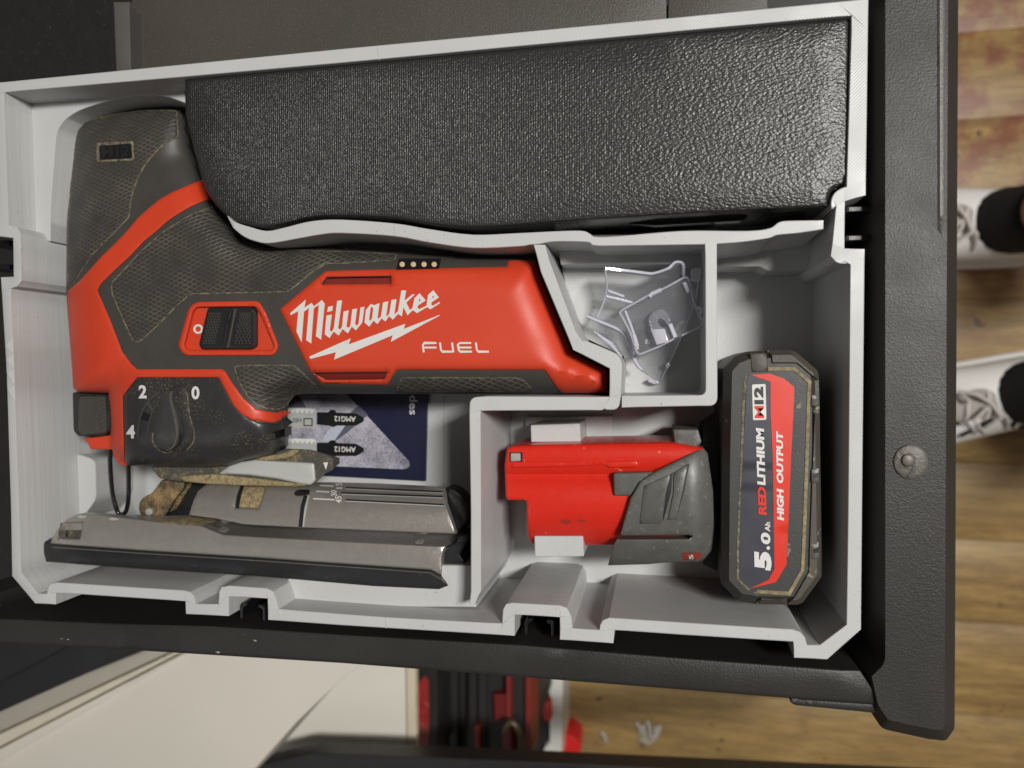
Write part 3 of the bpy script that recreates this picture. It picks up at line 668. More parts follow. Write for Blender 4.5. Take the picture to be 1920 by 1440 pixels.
for a, b in (((648, 914), (830, 922)), ((640, 924), (830, 931)), ((648, 937), (832, 946))):
    part('groove', ribbon([a, b], 2.6), HS, BLK, sh, off=.00015, depth=.0002, grid=12)
    part('groove_lip', ribbon([(a[0], a[1] + 2.6), (b[0], b[1] + 2.6)], 1.5), HS, SILV, sh, off=.0003, depth=.0003, grid=12)
for a, b in (((600, 910), (625, 911.5)), ((593, 921), (617, 922.5)), ((587, 935), (627, 937))):
    part('angle_mark', ribbon([a, b], 2.2), HS, WHITE, sh, off=.0003, depth=.0002)
text('numeral', '15', (642, 916), (-1, -11), (-12, 0), HS, WHITE, sh, off=.0005, bold=.015)
text('numeral', '30', (632, 930), (-1, -11), (-11, 0), HS, WHITE, sh, off=.0005, bold=.015)
text('numeral', '45', (641, 943), (-1, -13), (-12, 0), HS, WHITE, sh, off=.0005, bold=.015)
part('end_cap', [(837, 914), (852, 917), (866, 927), (881, 949), (881, 975), (864, 1000), (857, 1001), (848, 973), (839, 945)], -.024, BLK, jig, r=6, to=-.034, grid=12)
def HBASE(uv):
    v = np.asarray(uv, float)
    fold = np.interp(v[:, 0], [140, 279, 330, 377, 419, 480, 835], [966, 976, 981, 985, 1002, 1006, 1025])
    return -.0125 - .018 * np.clip((fold - v[:, 1]) / 22, 0, 1)
bpz = [(147, 964), (169, 964), (213, 968.5), (279, 976), (330, 981), (377, 985), (400, 995), (419, 1002), (480, 1006), (834, 1024.5), (829, 1045), (828, 1080), (808, 1069), (589, 1054), (480, 1046), (257, 1032), (94, 1020), (97, 1010), (115, 983), (128, 972)]
wnd = [(113, 981), (156, 980), (150, 1011), (110, 1010)]
bpl = part('base_plate', bpz, -.0125, METAL, jig, r=5, rdrop=.0011, depth=.004, holes=[wnd], step=8)
part('base_step', [(250, 966), (279, 969), (353, 967), (480, 983.5), (721, 994), (856, 1000), (864, 1004), (852, 1018), (836, 1024.6), (480, 1006.5), (419, 1002.5), (400, 995.5), (377, 985.5), (330, 981.5), (279, 976.5)], lambda q: HBASE(q) - .0012, METAL, jig, grid=7, depth=.0015)
part('window_floor', wnd, -.022, DUSTBLK, bpl, depth=.001)
part('window_floor', [(117, 982), (155, 981), (153, 994), (115, 994)], -.0175, METAL, bpl, depth=.004)
for u, v in ((153, 968), (213, 972), (419, 993), (786, 1016)):
    part('rivet', circ(u, v, 9, 16, 4.5), HBASE, STEEL, bpl, off=.0008, r=3, rdrop=.0004, depth=.001)
part('sawdust_heap', sm([(305, 979), (330, 974), (355, 968), (380, 971), (405, 976), (385, 983), (345, 985)], 3), HBASE, SAWD, bpl, off=.0010, r=4, depth=.001)
so = [(75, 1022), (83, 1016), (97, 1008), (94, 1020), (257, 1032), (480, 1046), (808, 1069), (828, 1081), (836, 1092), (840, 1098), (823, 1105), (699, 1099), (480, 1080), (257, 1066), (84, 1053), (76, 1046)]
sole = part('sole', so, -.0125, BLK, jig, r=3, rdrop=.0012, to=-.058, grid=20)
part('scuff', ribbon([(98, 1026), (257, 1037), (480, 1051), (806, 1074), (826, 1086)], 1.6), -.0123, CAPG, sole, depth=.0003)
so2 = part('sole_end', fil([(829, 1030), (842, 1024), (860, 1005), (877, 1003), (879, 1012), (868, 1030), (862, 1040), (872, 1052), (842, 1098), (836, 1091), (830, 1079)], 3), -.0165, BLK, jig, r=4, to=-.058, grid=14)
part('sole_clip', fil([(852, 1022), (860, 1005), (876, 1002), (879, 1011), (872, 1018), (858, 1020)], 3), -.0135, BLK, so2, r=3, depth=.004)
# ================================================================ BLADE CARD
cdz = -.0578
cd = thing('blade_pack', 'navy blue jigsaw blade pack with printed blades, lying flat under the jigsaw', 'card', P(670, 800, -.06))
part('card', [(470, 690), (803, 690), (801, 740), (797.5, 902), (627, 893), (480, 885)], cdz, NAVY, cd, depth=.0018)
part('picture', fil([(480, 700), (612, 700), (650, 740), (683, 774), (768, 866), (768, 876), (758, 880), (620, 874), (480, 866)], 4), cdz, CONC, cd, off=.00012, depth=.0001)
gr = plain('grey_streak_print', (.40, .42, .50), .4); gd = plain('dark_streak_print', (.09, .09, .12), .4)
part('picture_streak', [(604, 824), (640, 790), (672, 760), (690, 778), (650, 812), (628, 828)], cdz, gd, cd, off=.00018, depth=.0001)
part('picture_streak', [(604, 826), (616, 806), (630, 797), (648, 797), (626, 828)], cdz, gr, cd, off=.00022, depth=.0001)
part('picture_streak', [(540, 742), (560, 742), (575, 764), (540, 764)], cdz, gd, cd, off=.00018, depth=.0001)
for vo in (0, 57):
    teeth = []
    x = 592
    while x > 500:
        teeth += [(x, 776 + vo), (x - 2, 769 + vo), (x - 7, 775.5 + vo)]; x -= 9
    part('printed_blade', [(593, 803 + vo)] + teeth + [(500, 800 + vo)], cdz, BLADE, cd, off=.00026, depth=.0001)
    part('printed_blade_back', [(500, 764 + vo), (588, 766 + vo), (592, 769 + vo), (592, 775 + vo), (500, 773 + vo)], cdz, plain('pale_print', (.62, .63, .60), .4) if vo == 0 else bpy.data.materials['pale_print'], cd, off=.00024, depth=.0001)
    part('printed_shank', fil([(594, 773 + vo), (616, 773 + vo), (619, 768.5 + vo), (628, 768.5 + vo), (630, 773.5 + vo), (667, 775 + vo), (682, 783 + vo), (682, 790 + vo), (668, 798 + vo), (630, 798 + vo), (626, 801 + vo), (616, 798 + vo), (594, 796 + vo)], 2), cdz, PBLK, cd, off=.0003, depth=.0001)
    text('lettering', 'AMG12', (667, 781 + vo), (-40, -1), (0, 10), cdz, WHITE, cd, off=.0004, bold=.02)
text('lettering', 'HSS', (565, 784), (-16, 0), (0, 8), cdz, PBLK, cd, off=.0003, bold=.01)
part('print_square', [(569, 784), (586, 784), (586, 799), (569, 799)], cdz, PBLK, cd, off=.00029, depth=.0001, holes=[[(571, 786), (584, 786), (584, 797), (571, 797)]])
text('lettering', 'des', (767.5, 741.5), (0, 36), (15, 0), cdz, WHITE, cd, off=.00015, bold=.015)
# ================================================================ BATTERY PACK
bat = thing('battery_pack', 'red and dark grey rechargeable battery pack lying in the right compartment', 'battery', P(1300, 900, -.06))
BZ = -.010
bbody = [(1358, 690), (1378, 668), (1401, 659), (1471, 655.5), (1484, 656), (1494, 661), (1532, 694), (1535, 703), (1536, 742), (1537, 777), (1538, 860), (1539, 916), (1541, 1041), (1541, 1081), (1505, 1130), (1495, 1134), (1420, 1133), (1384, 1127), (1352, 1094), (1354, 860)]
part('base', fil(bbody, 3, 2), BZ, BATT, bat, r=15, rdrop=.0045, prof='lin', to=-.058, step=5, angle=18)
bright = [(1439, 657), (1484, 656.5), (1494, 661), (1532, 694), (1535, 703), (1536, 742), (1537, 777), (1538, 860), (1539, 916), (1541, 1041), (1541, 1081), (1505, 1130), (1495, 1134), (1419, 1133), (1419, 1113), (1482, 1117), (1509, 1070), (1510, 1027), (1514, 920), (1516, 860), (1520, 762), (1522, 714), (1491, 688), (1440, 688)]
part('outer_shell', bright, BZ, BATT2, bat, off=.0009, r=9, rdrop=.0032, prof='lin', depth=.003, step=5, angle=18)
part('seam', ribbon([(1440, 691.5), (1489, 691.5), (1518, 716), (1516, 762), (1513, 860), (1511, 920), (1507, 1027), (1505, 1069), (1480, 1113), (1419, 1109)], 6.5), BZ, TAN, bat, off=.0003, depth=.0006)
part('seam', ribbon([(1399, 705), (1394, 760), (1391, 860), (1387, 950), (1384, 1041), (1384, 1086), (1405, 1106)], 5), BZ, DUST, bat, off=.0002, depth=.0004)
part('top_tab', [(1407, 663), (1437, 662), (1440, 697), (1409, 698)], BZ, BATT2, bat, off=.0004, r=2, depth=.004)
for v, s in ((752, .8), (893, 1.), (1034, 1.2)):
    nn = part('latch_notch', [(1522, v - 13 * s), (1535, v - 15 * s), (1536, v + 13 * s), (1521, v + 12 * s)], BZ, CAPG, bat, off=.0012, r=2, depth=.001)
    part('notch_hole', [(1525, v - 4), (1535, v - 7 * s), (1535, v + 2), (1525, v + 4)], BZ, PBLK, nn, off=.0013, depth=.0001)
lab = [(1407, 702), (1444, 700), (1471, 710), (1490, 725.5), (1488, 777), (1484, 854), (1479, 977), (1475, 1059), (1455, 1092), (1406, 1104), (1387, 1086), (1386, 1041), (1389, 940), (1393, 860), (1398, 762), (1401, 708)]
lb = part('label', lab, BZ, LBLN, bat, off=.00035, depth=.0004)
part('label_stripe', [(1408, 702.6), (1444, 700.6), (1471, 710.6), (1489.4, 726), (1487.4, 777), (1483.4, 854), (1478.4, 977), (1474.4, 1059), (1454.6, 1091.4), (1406, 1103.4), (1441, 1087.6), (1452, 1067), (1451, 1001), (1449, 860), (1445, 777), (1444.7, 715.6), (1419, 707)], BZ, LBLR, lb, off=.0005, depth=.0001)
part('label_badge', fil([(1410, 721), (1435.5, 720), (1437, 787), (1412, 788)], 3), BZ, WHITE, lb, off=.0005, depth=.0001)
LZ = BZ
text('lettering', 'M', (1433, 784), (-1, -23), (-17, 0), LZ, LBLR, lb, off=.0007, bold=.018)
text('lettering', '12', (1432, 758), (-1, -33), (-17, 0), LZ, PBLK, lb, off=.0007, bold=.06)
text('lettering', 'RED', (1437.5, 966), (-2, -54), (-15.5, 1), LZ, LBLR, lb, off=.0007, bold=.05, shear=.15)
text('lettering', 'LITHIUM', (1435.5, 910), (-3, -109), (-15.5, 1), LZ, WHITE, lb, off=.0007, bold=.05, shear=.15)
text('lettering', 'HIGH', (1470, 976), (-1, -60), (-13, 0), LZ, WHITE, lb, off=.0007, bold=.05, shear=.15)
text('lettering', 'OUTPUT', (1469, 906), (-1, -98), (-13, 0), LZ, WHITE, lb, off=.0007, bold=.05, shear=.15)
text('numeral', '5', (1447, 1070), (-1, -38), (-32, 2), LZ, WHITE, lb, off=.0007, bold=.07, shear=.12)
text('numeral', '.', (1444, 1031), (0, -7), (-7, 0), LZ, WHITE, lb, off=.0007, bold=.02)
text('numeral', '0', (1445, 1020), (-1, -22), (-18, 1), LZ, WHITE, lb, off=.0007, bold=.045, shear=.12)
text('lettering', 'Ah', (1444, 997), (0, -18), (-10, 0), LZ, WHITE, lb, off=.0007, bold=.03, shear=.1)
part('dark_neck_fill', [(1318, 800), (1362, 770), (1362, 1080), (1318, 1058)], -.034, BLK, bat, to=-.058)  # black joining block added to keep the gap between clip and base dark
# red stem with two lobes
def HR(uv):
    v = np.asarray(uv, float)[:, 1]
    a = 16.0 ** 2 - ((v - 945) * .2) ** 2; zb = np.where(a > 0, np.sqrt(np.maximum(a, .01)), 0) * 1e-3 - .032
    c = 9.0 ** 2 - ((v - 858) * .2) ** 2; zc = np.where(c > 0, np.sqrt(np.maximum(c, .01)), 0) * 1e-3 - .0265
    return np.maximum(np.maximum(zb, zc), -.034)
stem = [(957, 836), (1013, 833), (1130, 831), (1257, 829), (1275, 832), (1320, 840), (1330, 900), (1330, 1018), (1147, 1022), (1001, 1022), (994, 1016), (989, 1000), (987, 960), (987, 938), (952, 938), (948, 932), (947, 906), (946, 872), (950, 842)]
st = part('stem', fil(stem, 6, 3), HR, RED2, bat, r=5, rdrop=.0015, grid=6, to=-.052)
part('stem_flange', fil([(947, 872), (986, 869), (989, 880), (986, 938), (953, 937), (948, 930)], 5), -.0205, RED2, bat, r=4, to=-.045, grid=10)
part('stem_ridge', fil([(960, 866), (1140, 865), (1194, 864), (1197, 871), (1194, 876), (1142, 877), (1138, 873), (960, 877)], 2), -.0172, RED2, st, r=2.5, depth=.004)
mc = part('contact_well', [(955, 848), (980, 848), (979, 866), (956, 866)], HR, PBLK, st, off=.0004, depth=.0003, grid=8)
part('contact', fil([(957, 849), (976, 849), (977, 865), (957, 866)], 3), HR, STEEL, mc, off=.0012, r=5, rdrop=.001, depth=.001)
SCR = plain('rubbed_red', (.30, .022, .014), .5)
part('scuff', sm([(1049, 977), (1058, 974), (1072, 977), (1066, 982), (1056, 983)], 3), HR, SCR, st, off=.0001, grid=5, depth=.00005)
part('scuff', sm([(1080, 977), (1090, 974), (1101, 978), (1090, 980)], 3), HR, SCR, st, off=.0001, grid=5, depth=.00005)
def HC(uv):
    q = np.asarray(uv, float); v = q[:, 1]
    t = np.clip(np.abs(v - 935) / 128, 0, 1); s = np.clip((q[:, 0] - 1290) / 50, 0, 1)
    return -.0125 - .016 * (1 - np.sqrt(np.clip(1 - t ** 2.6, 0, 1))) - .006 * s ** 2
cap = [(1158, 1008), (1182, 934), (1200, 903), (1227, 885), (1264, 866), (1320, 838), (1327, 850), (1337, 920), (1339, 985), (1335, 1033), (1316, 1053), (1245, 1055), (1214, 1058), (1140, 1060), (1151, 1020)]
slit = [(1160, 1004.5), (1292, 1003.5), (1297, 1007), (1293, 1010.5), (1159, 1011)]
def cut(poly): return poly
cp = part('latch_clip', [(1162, 1004.5), (1182, 934), (1200, 903), (1227, 885), (1264, 866), (1318, 839), (1327, 850), (1337, 920), (1339, 985), (1335, 1033), (1316, 1053), (1245, 1055), (1214, 1058), (1140, 1060), (1151, 1020), (1157, 1011), (1292, 1010.5), (1297, 1007), (1292, 1003.5)], HC, CAPG, bat, r=3, rdrop=.0009, grid=7, depth=.011)
part('clip_flap', fil([(1262, 805), (1309, 805), (1316, 829), (1312, 834), (1270, 853), (1265, 838)], 3), -.0235, CAPG, bat, r=3, to=-.05, grid=12)
part('clip_tab', fil([(1150, 887), (1227, 885), (1205, 905), (1183, 930), (1151, 929)], 4), -.0145, CAPG, bat, r=4, to=-.03, grid=12)
CAPD = plain('clip_recess', (.068, .068, .062), .45, var=.15, vs=100, bump=(900, .1, .0003))
part('clip_panel', [(1207, 911), (1259, 888), (1249, 925), (1238, 982), (1199, 982)], HC, CAPD, cp, off=.00035, r=1.5, rdrop=.0003, grid=10, depth=.0003)
part('clip_panel', [(1263, 886), (1291, 869), (1281, 920), (1268, 975), (1252, 975), (1262, 925)], HC, CAPG, cp, off=.0006, r=2, rdrop=.0005, grid=10, depth=.0004)
part('clip_groove', [(1262, 886), (1258, 925), (1243, 977), (1250, 925), (1259, 888)], HC, PBLK, cp, off=.0004, grid=8, depth=.0002)
part('clip_groove', ribbon([(1292, 870), (1282, 920), (1268, 970)], 1.8), HC, PBLK, cp, off=.0003, grid=8, depth=.0002)
sl_ = part('clip_label', [(1279, 1037), (1314, 1035.5), (1314, 1049), (1280, 1051)], HC, plain('dull_red_print', (.25, .03, .022), .5), cp, off=.0003, grid=8, depth=.0001)
text('numeral', '5', (1300, 1049), (0, -9), (-8, 0), HC, WHITE, sl_, off=.0006, bold=.02)
# ================================================================ CLEAR GUARDS
def HG(uv):
    q = np.asarray(uv, float)
    s = np.clip((720 - q[:, 1]) / 225, 0, 1)
    return -.0325 + .018 * s ** 1.3 - .003 * np.sin(np.clip((q[:, 0] - 1110) / 200, 0, 1) * math.pi)
ga = thing('clear_chip_shield', 'clear plastic curved chip shield with raised lip, underneath the square clear insert', 'clear guard', P(1210, 600, ZF))
shield = [(1134, 503), (1182, 509), (1213, 513), (1227, 513), (1253, 504), (1266, 493), (1279, 494), (1284, 520), (1303, 535), (1310, 525), (1304, 566), (1276, 636), (1238, 717), (1204, 693), (1184, 653), (1173, 631), (1160, 618), (1127, 604), (1118, 598), (1133, 564), (1138, 533)]
def sheet(name, poly, H, parent, th, grid=9):
    o = part(name, poly, H, CLEAR, parent, grid=grid, depth=th); return o
sheet('shield', shield, HG, ga, .0006)
def bead(name, path, H, parent, rad, off=0.0, flat=1.0, mat=None):
    q = np.array(sm(path, 3)); z = (H(q) if callable(H) else np.full(len(q), H)) + off
    return tube(name, [tuple(p) for p in Pn(q, z)], rad, mat or CLEDGE, parent, n=6, flat=flat)
LIP = clear_mat('clear_lip', (.84, .84, .93), .12, .62, (.80, .79, .90))
bead('lip', [(1134, 504), (1182, 509), (1213, 513), (1227, 513), (1253, 504), (1264, 494), (1272, 492), (1281, 496), (1282, 516)], HG, ga, .0009, flat=2.0, mat=LIP)
bead('edge', [(1134, 504), (1138, 533), (1133, 564), (1118, 598)], HG, ga, .00045)
bead('edge', [(1310, 527), (1304, 566), (1276, 636), (1238, 717)], HG, ga, .00045)
part('clip', fil([(1296, 505), (1302, 501), (1318, 504), (1312, 530), (1296, 526)], 3), -.012, CLEDGE, ga, r=2, depth=.004)
part('clip', fil([(1216, 711), (1233, 713), (1238, 719), (1226, 721), (1214, 715)], 2), -.031, LIP, ga, r=2, depth=.004)
part('clip', fil([(1247, 683), (1254, 678), (1258, 686), (1250, 692)], 2), -.029, CLEDGE, ga, r=2, depth=.003)
for a in ([(1137, 556), (1160, 561), (1187, 568)], [(1140, 545), (1170, 556)]): bead('crease', a, HG, ga, .0005, off=.0004, mat=LIP)
wing = [(1101, 593), (1127, 604), (1160, 618), (1173, 631), (1184, 653), (1193, 680), (1204, 693), (1196, 693), (1178, 672), (1150, 645), (1115, 622)]
part('wing', wing, -.024, CLEAR, ga, grid=12, depth=.0006)
bead('lip', [(1101, 593), (1127, 604), (1160, 618), (1173, 631), (1184, 653), (1193, 680), (1204, 693)], -.023, ga, .0008, flat=1.8, mat=LIP)
for k in range(5): bead('crease', [(1114 + k * 7, 622 + k * 6), (1150 + k * 4, 645 + k * 6)], -.0236, ga, .0003, mat=LIP)
gb = thing('clear_square_insert', 'small square clear plastic insert with hooked block, on top of the curved shield', 'clear guard', P(1240, 595, -.035))
sq = [(1162, 586), (1173, 578), (1218, 553), (1251, 538), (1282, 521), (1291, 524), (1300, 560), (1304, 573), (1318, 602), (1315, 611), (1278, 629), (1264, 635), (1233, 651), (1200, 664), (1193, 658), (1182, 624)]
HQ = lambda uv: -.0165 + .00003 * (np.asarray(uv, float)[:, 0] - 1240) * .9
cutq = [(1255, 606), (1267, 632), (1278, 628), (1266, 602)]
sheet('plate', sq, HQ, gb, .0009)
for seg in (sq[0:3], sq[2:5], sq[4:7], sq[6:9], sq[8:11], sq[11:14], sq[13:16] + [sq[0]]): bead('rim', seg, HQ, gb, .00065, off=.0005, flat=1.5)
bead('rim', [(1163, 588), (1168, 580)], HQ, gb, .0004, off=.0004)
bead('rib', [(1172, 583), (1187, 622), (1196, 655)], HQ, gb, .0005, off=.0003, mat=LIP)
for a in ([(1222, 551), (1240, 543)], [(1217, 556), (1224, 549)], [(1283, 530), (1292, 548)], [(1306, 578), (1314, 577), (1315, 586), (1308, 588)], [(1188, 628), (1194, 650)], [(1256, 608), (1266, 633)]): bead('rib', a, HQ, gb, .0009, off=.0010, mat=LIP)
hk = part('hook', fil([(1215, 597), (1224, 583), (1240, 578), (1251, 586), (1257, 602), (1252, 612), (1244, 600), (1236, 596), (1232, 608), (1246, 616), (1254, 640), (1231, 648), (1219, 617)], 4), HQ, clear_mat('clear_block', (.86, .88, .92), .10, .22, (.7, .72, .8)), gb, off=.004, r=2.5, rdrop=.001, depth=.004)
part('hook_block', fil([(1220, 618), (1246, 616), (1254, 641), (1231, 647)], 2), HQ, LIP, hk, off=.0046, r=2, depth=.0005)
text('lettering', '83', (1209, 645), (10, -1), (1, -9), HQ, LIP, gb, off=.0003, bold=.01)
# ================================================================ BELOW THE DRAWER
zb = -.20
cab = thing('cream_cabinet', 'cream laminate cabinet with an open drawer edge, below the black tool drawer', 'cabinet', P(300, 1330, -.28))
part('top_board', [(-60, 1475), (-30, 1432), (335, 1228), (420, 1150), (820, 1150), (640, 1273), (556, 1354), (478, 1441), (440, 1485)], zb, CREAM, cab, r=1.5, to=zb - .075)
rl = thing('drawer_runner', 'beige metal drawer runner beside the dark drawer edge at lower left', 'drawer runner', P(100, 1380, -.21))
part('runner_bar', [(-60, 1367), (-60, 1350), (300, 1208), (420, 1150), (460, 1150), (340, 1213), (0, 1372)], -.185, RAIL, rl, r=4, to=-.205)
part('runner_bar', [(-60, 1408), (-60, 1385), (0, 1376), (345, 1214), (470, 1150), (500, 1150), (330, 1228), (0, 1400)], -.188, plain('runner_cream', (.58, .53, .43), .4), rl, r=4, to=-.205)
part('runner_bar', [(-60, 1452), (-60, 1418), (0, 1404), (335, 1229), (500, 1152), (520, 1152), (340, 1230), (0, 1428)], -.192, CREAM, rl, r=3, to=-.205)
ds = thing('dark_drawer_edge', 'black drawer edge sloping under the tool drawer at lower left', 'drawer', P(60, 1280, -.19))
part('edge_board', [(-80, 1345), (-80, 1150), (420, 1150), (245, 1226), (0, 1335)], -.178, BLK, ds, r=4, to=-.21)
part('edge_board', [(-80, 1290), (-80, 1150), (230, 1150), (120, 1216), (0, 1280)], -.165, BLK, ds, r=4, to=-.177)
zc = -.33
cr = thing('partition', 'white panel with pale wooden edge standing left of the toolboxes', 'panel', P(700, 1330, -.45))
part('panel_face', [(470, 1180), (759, 1180), (762, 1420), (470, 1420)], zc - .03, plain('white_laminate', (.72, .70, .62), .4, var=.03, vs=12), cr, to=zc - .05)
part('panel_edge', [(761, 1180), (778, 1180), (780, 1420), (764, 1420)], zc - .028, EDGEB, cr, r=1, to=zc - .036)
# toolboxes standing side by side
def slab(parent, name, u0, u1, z, mat, v0=1180, v1=1425, r=2, to=None):
    return part(name, fil([(u0, v0), (u1, v0), (u1 + 2, v1), (u0 + 1, v1)], 3), z, mat, parent, r=r, to=to if to else z - .12)
t1 = thing('toolbox', 'black toolbox with a red printed side label, next to the pale wooden edge', 'toolbox', P(790, 1340, -.5))
slab(t1, 'shell', 779, 818, -.405, TBOX, to=-.74)
tl = part('side_label', [(779, 1288), (796, 1268), (803, 1275), (805, 1400), (781, 1400)], -.404, plain('label_red_worn', (.30, .022, .018), .5, var=.2, speck=((.4, .16, .14), 200, .66)), t1, depth=.0004)
for k in range(5): part('label_print', ribbon([(783 + k * 4.5, 1350 + k * 3), (784 + k * 4.5, 1398)], 1.4), -.404, plain('label_pale', (.36, .14, .12), .5) if k == 0 else bpy.data.materials['label_pale'], tl, off=.0004, depth=.0001)
t2 = thing('toolbox', 'dark brown-black ribbed toolbox, second from the pale wooden edge', 'toolbox', P(870, 1340, -.55))
slab(t2, 'shell', 820, 906, -.47, TBOX, to=-.74)
for u in (822, 842, 878, 896): slab(t2, 'rib', u, u + 14, -.455, TBOX, to=-.469)
part('latch', [(889, 1362), (899, 1360), (899, 1415), (890, 1415)], -.444, plain('latch_orange', (.26, .03, .014), .5), t2, r=2, depth=.012)
t3 = thing('toolbox', 'black toolbox with red stripes and a red latch, third from the pale wooden edge', 'toolbox', P(940, 1340, -.55))
slab(t3, 'shell', 908, 986, -.46, TBOX, to=-.74)
part('latch', [(926, 1302), (951, 1302), (952, 1350), (928, 1350)], -.448, plain('latch_dark_red', (.14, .006, .005), .45), t3, r=2, depth=.013)
slab(t3, 'stripe', 949, 956, -.445, TRED, to=-.46, r=1)
slab(t3, 'stripe', 985, 994, -.452, TRED, to=-.5, r=1)
part('latch', [(942, 1375), (960, 1370), (962, 1415), (943, 1415)], -.449, TRED, t3, r=2, depth=.012)
q = sm([(944, 1375), (950, 1360), (960, 1355), (970, 1366), (976, 1385), (976, 1412)], 5)
tube('carry_loop', [tuple(p) for p in Pn(np.array(q), np.full(len(q), -.425))], .0032, plain('loop_black_brass', (.09, .06, .03), .3), t3)
t4 = thing('toolbox', 'white and black toolbox with a bright red latch, beside the wooden floor', 'toolbox', P(1030, 1340, -.55))
slab(t4, 'shell', 996, 1030, -.675, TBOX, to=-.749)
part('side_panel', fil([(1032, 1180), (1054, 1180), (1054, 1310), (1053, 1425), (1016, 1425), (1020, 1404), (1031, 1392)], 3), -.66, plain('offwhite_plastic', (.70, .70, .64), .4), t4, r=2, to=-.749)
part('corner_cap', fil([(1026, 1180), (1056, 1180), (1055, 1304), (1046, 1308), (1030, 1304)], 5), -.645, plain('offwhite_cap', (.74, .74, .68), .35), t4, r=3, depth=.018)
rlch = part('latch', fil([(1017, 1316), (1033, 1316), (1034, 1350), (1026, 1353), (1018, 1347)], 3), -.648, plain('latch_red', (.62, .02, .018), .35), t4, r=3, depth=.014)
for k in range(5): part('latch_rib', ribbon([(1023, 1319 + k * 6.4), (1031, 1319 + k * 6.4)], 3), -.646, plain('latch_pink', (.70, .12, .10), .4) if k == 0 else bpy.data.materials['latch_pink'], rlch, depth=.003)
o = part('red_cap', fil([(1056, 1373), (1072, 1380), (1086, 1392), (1087, 1420), (1054, 1420)], 4), -.70, plain('bright_red_plastic', (.70, .02, .018), .3), None, r=7, to=Z0 + .0005, loc=P(1070, 1395, Z0), grid=10)
tag(o, 'bright red plastic wedge on the wooden floor beside the white toolbox', 'cap')
o = part('drawer_bar', [(430, 1480), (452, 1450), (500, 1430), (582, 1411), (700, 1415), (1020, 1429), (1300, 1443), (1560, 1456), (1960, 1474), (1960, 1520), (570, 1520)], -.30, BLK, None, r=5, to=-.319, loc=P(1100, 1450, -.36))
tag(o, 'long black drawer rim crossing the bottom edge of the photo', 'drawer')
# shavings on the floor
for i, (u, v, l, a) in enumerate([(1197, 1366, 26, 1.2), (1206, 1374, 30, 1.5), (1216, 1368, 34, 1.4), (1226, 1376, 30, 1.8), (1232, 1372, 26, 2.0), (1208, 1390, 22, .4), (1131, 1381, 22, 1.1)]):
    p0 = (u - l / 2 * math.cos(a), v - l / 2 * math.sin(a)); p1 = (u + l / 2 * math.cos(a), v + l / 2 * math.sin(a))
    o = tube('plastic_shaving', [P(p0[0], p0[1], Z0 + .003), P(u + 3, v, Z0 + .007), P(p1[0], p1[1], Z0 + .003)], .0026, plain('pale_shaving', (.45, .43, .38), .4) if i == 0 else bpy.data.materials['pale_shaving'], None, n=6, loc=P(u, v, Z0), flat=.5)
    if i < 6: tag(o, ['leftmost pale curled shaving of the small pile on the wooden floor', 'second pale shaving from the left in the pile on the floor', 'middle pale shaving, reaching highest in the pile on the floor', 'pale shaving right of the middle of the pile on the floor', 'rightmost pale shaving of the small pile on the wooden floor', 'pale shaving lying flat below the others of the floor pile'][i], 'shaving', 'pale shavings piled on the floor')
    else: tag(o, 'single pale shaving lying apart, between the white toolbox and the pile', 'shaving')
# ================================================================ PERSON (feet and lower legs)
def loft(name, rings, mat, parent, n=20, cap=True):
    V = []; Fc = []
    for (c, ax, hw, hh, pw) in rings:                       # centre, two axes scaled by half sizes, superellipse power
        c = Vector(c)
        for k in range(n):
            a = 2 * math.pi * k / n; ca, sa = math.cos(a), math.sin(a)
            x = math.copysign(abs(ca) ** (2 / pw), ca) * hw; yv = math.copysign(abs(sa) ** (2 / pw), sa) * hh
            V.append(c + Vector(ax[0]) * x + Vector(ax[1]) * yv)
    for i in range(len(rings) - 1):
        for k in range(n):
            k2 = (k + 1) % n; Fc.append([i * n + k, i * n + k2, (i + 1) * n + k2, (i + 1) * n + k])
    if cap: Fc += [list(range(n))[::-1], list(range((len(rings) - 1) * n, len(rings) * n))]
    o = newmesh(name, V, Fc, mat, parent, base_of(parent), angle=60)
    bm = bmesh.new(); bm.from_mesh(o.data); bmesh.ops.recalc_face_normals(bm, faces=bm.faces[:]); bm.to_mesh(o.data); bm.free()
    return o
ank1 = P(1892, 410, Z0 + .10); ank2 = P(1936, 738, Z0 + .10)
per = thing('person', 'person in white lace-up sneakers and black socks standing on the wooden floor', 'person', ((ank1.x + ank2.x) / 2, (ank1.y + ank2.y) / 2, Z0))
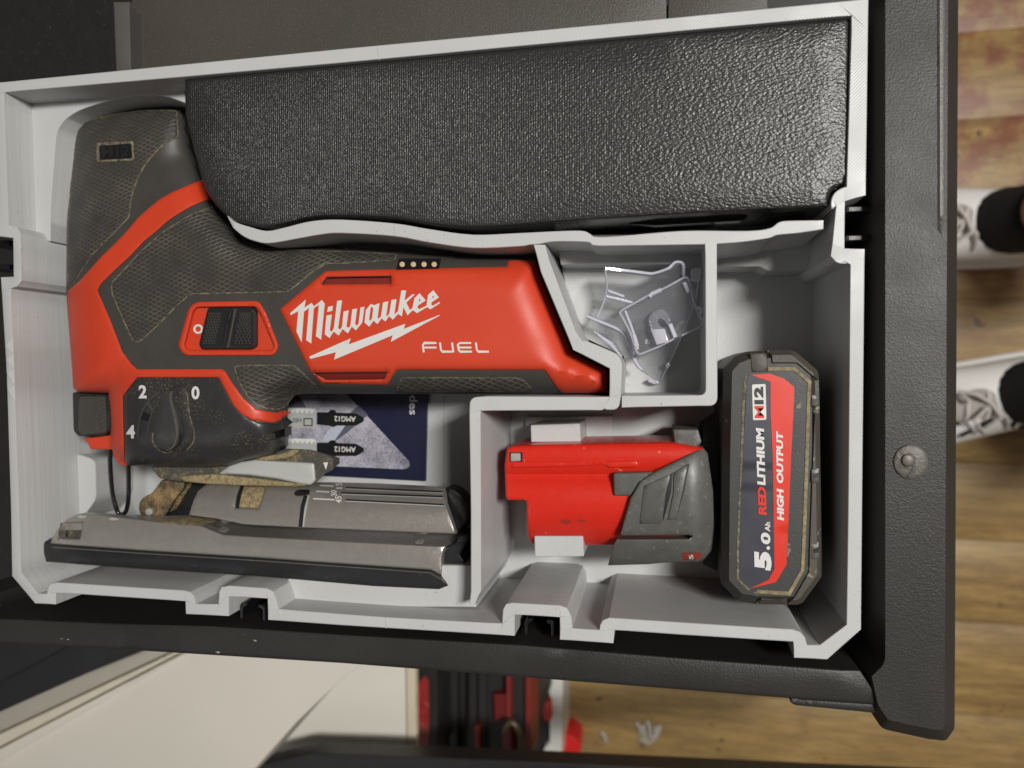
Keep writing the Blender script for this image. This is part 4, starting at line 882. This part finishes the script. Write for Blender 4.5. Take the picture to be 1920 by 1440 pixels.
def foot(ank, yaw, marks):
    fx = Vector((-math.cos(yaw), -math.sin(yaw), 0)); fy = Vector((math.sin(yaw), -math.cos(yaw), 0)); up = Vector((0, 0, 1))
    a = Vector((ank.x, ank.y, 0))
    def pt(f, s, h): return a + fx * f + fy * s + up * (Z0 + h)
    prof = [(-.075, .012, .030), (-.070, .030, .062), (-.05, .038, .078), (-.01, .041, .086), (.035, .043, .082), (.07, .046, .068), (.11, .050, .052), (.15, .050, .042), (.185, .044, .034), (.205, .028, .024), (.212, .010, .014)]
    sh = loft('shoe', [(pt(f, 0, .014 + h / 2), (fy, up), wd, h / 2 + .004, 2.6) for f, wd, h in prof], SHOE, per)
    loft('sole', [(pt(f, 0, .0105), (fy, up), wd + .004, .010, 4) for f, wd, h in prof], SHOE, sh)
    for k in range(5):
        f = .040 + k * .02; h = .100 - k * .007
        tube('lace', [pt(f, -.020, h - .012), pt(f + .004, -.008, h), pt(f + .008, .010, h), pt(f + .012, .022, h - .012)], .0026, LACE, sh, n=6)
    for q_ in ([(.045, 0, .103), (.040, .018, .108), (.058, .032, .098), (.066, .016, .102), (.05, .004, .105)], [(.045, 0, .103), (.060, -.014, .108), (.074, -.022, .100), (.066, -.006, .104)], [(.045, .002, .103), (.034, .020, .106), (.030, .034, .092)]):
        tube('lace', [pt(*p) for p in q_], .0024, LACE, sh, n=6)
    loft('tongue', [(pt(.028, 0, .088), (fy, up), .020, .012, 2.4), (pt(.05, 0, .088), (fy, up), .019, .010, 2.4), (pt(.10, 0, .070), (fy, up), .017, .010, 2.4)], TONG, sh)
    for (f, s, df, ds_) in marks:
        f -= .055
        w0 = np.interp(f, [p[0] for p in prof], [p[1] for p in prof]); hh = np.interp(f, [p[0] for p in prof], [p[2] for p in prof])
        zz = .014 + hh / 2 + (hh / 2 + .004) * (max(0.02, 1 - (abs(s) / w0) ** 2.6)) ** (1 / 2.6) + .0005
        tube('side_mark', [pt(f, s, zz), pt(f + df, s + ds_, zz - .002)], .0025, SOCK, sh, n=6, flat=.5)
    lean = fx * -.075
    def leg(h): return a - fx * .02 + lean * (h / .4) + up * (Z0 + h)
    loft('sock', [(leg(.06) + fx * .022, (fx, fy), .048, .036, 2.2), (leg(.098) + fx * .026, (fx, fy), .048, .038, 2.2), (leg(.107) + fx * .026, (fx, fy), .045, .036, 2), (leg(.125) + fx * .022, (fx, fy), .043, .036, 2), (leg(.15) + fx * .016, (fx, fy), .037, .035, 2)], SOCK, per)
    return [(leg(.12) + fx * .018, .034), (leg(.18) + fx * .022, .038), (leg(.27), .047), (leg(.34), .054), (leg(.42), .052), (leg(.47), .050), (leg(.50), .053), (leg(.54), .052)], fx, fy
for ank, yaw, marks in ((ank1, -.06, []), (ank2, .24, [(.10, .020, .014, .006), (.085, .030, .010, -.010), (.12, .030, .012, .004), (.105, .036, .010, -.008), (.075, .024, .008, .010), (.06, .035, .012, .002), (.13, .02, .010, -.006)])):
    rg, fx, fy = foot(ank, yaw, marks)
    loft('leg', [(p, (fx, fy), rr, rr * .95, 2) for p, rr in rg], SKIN, per)
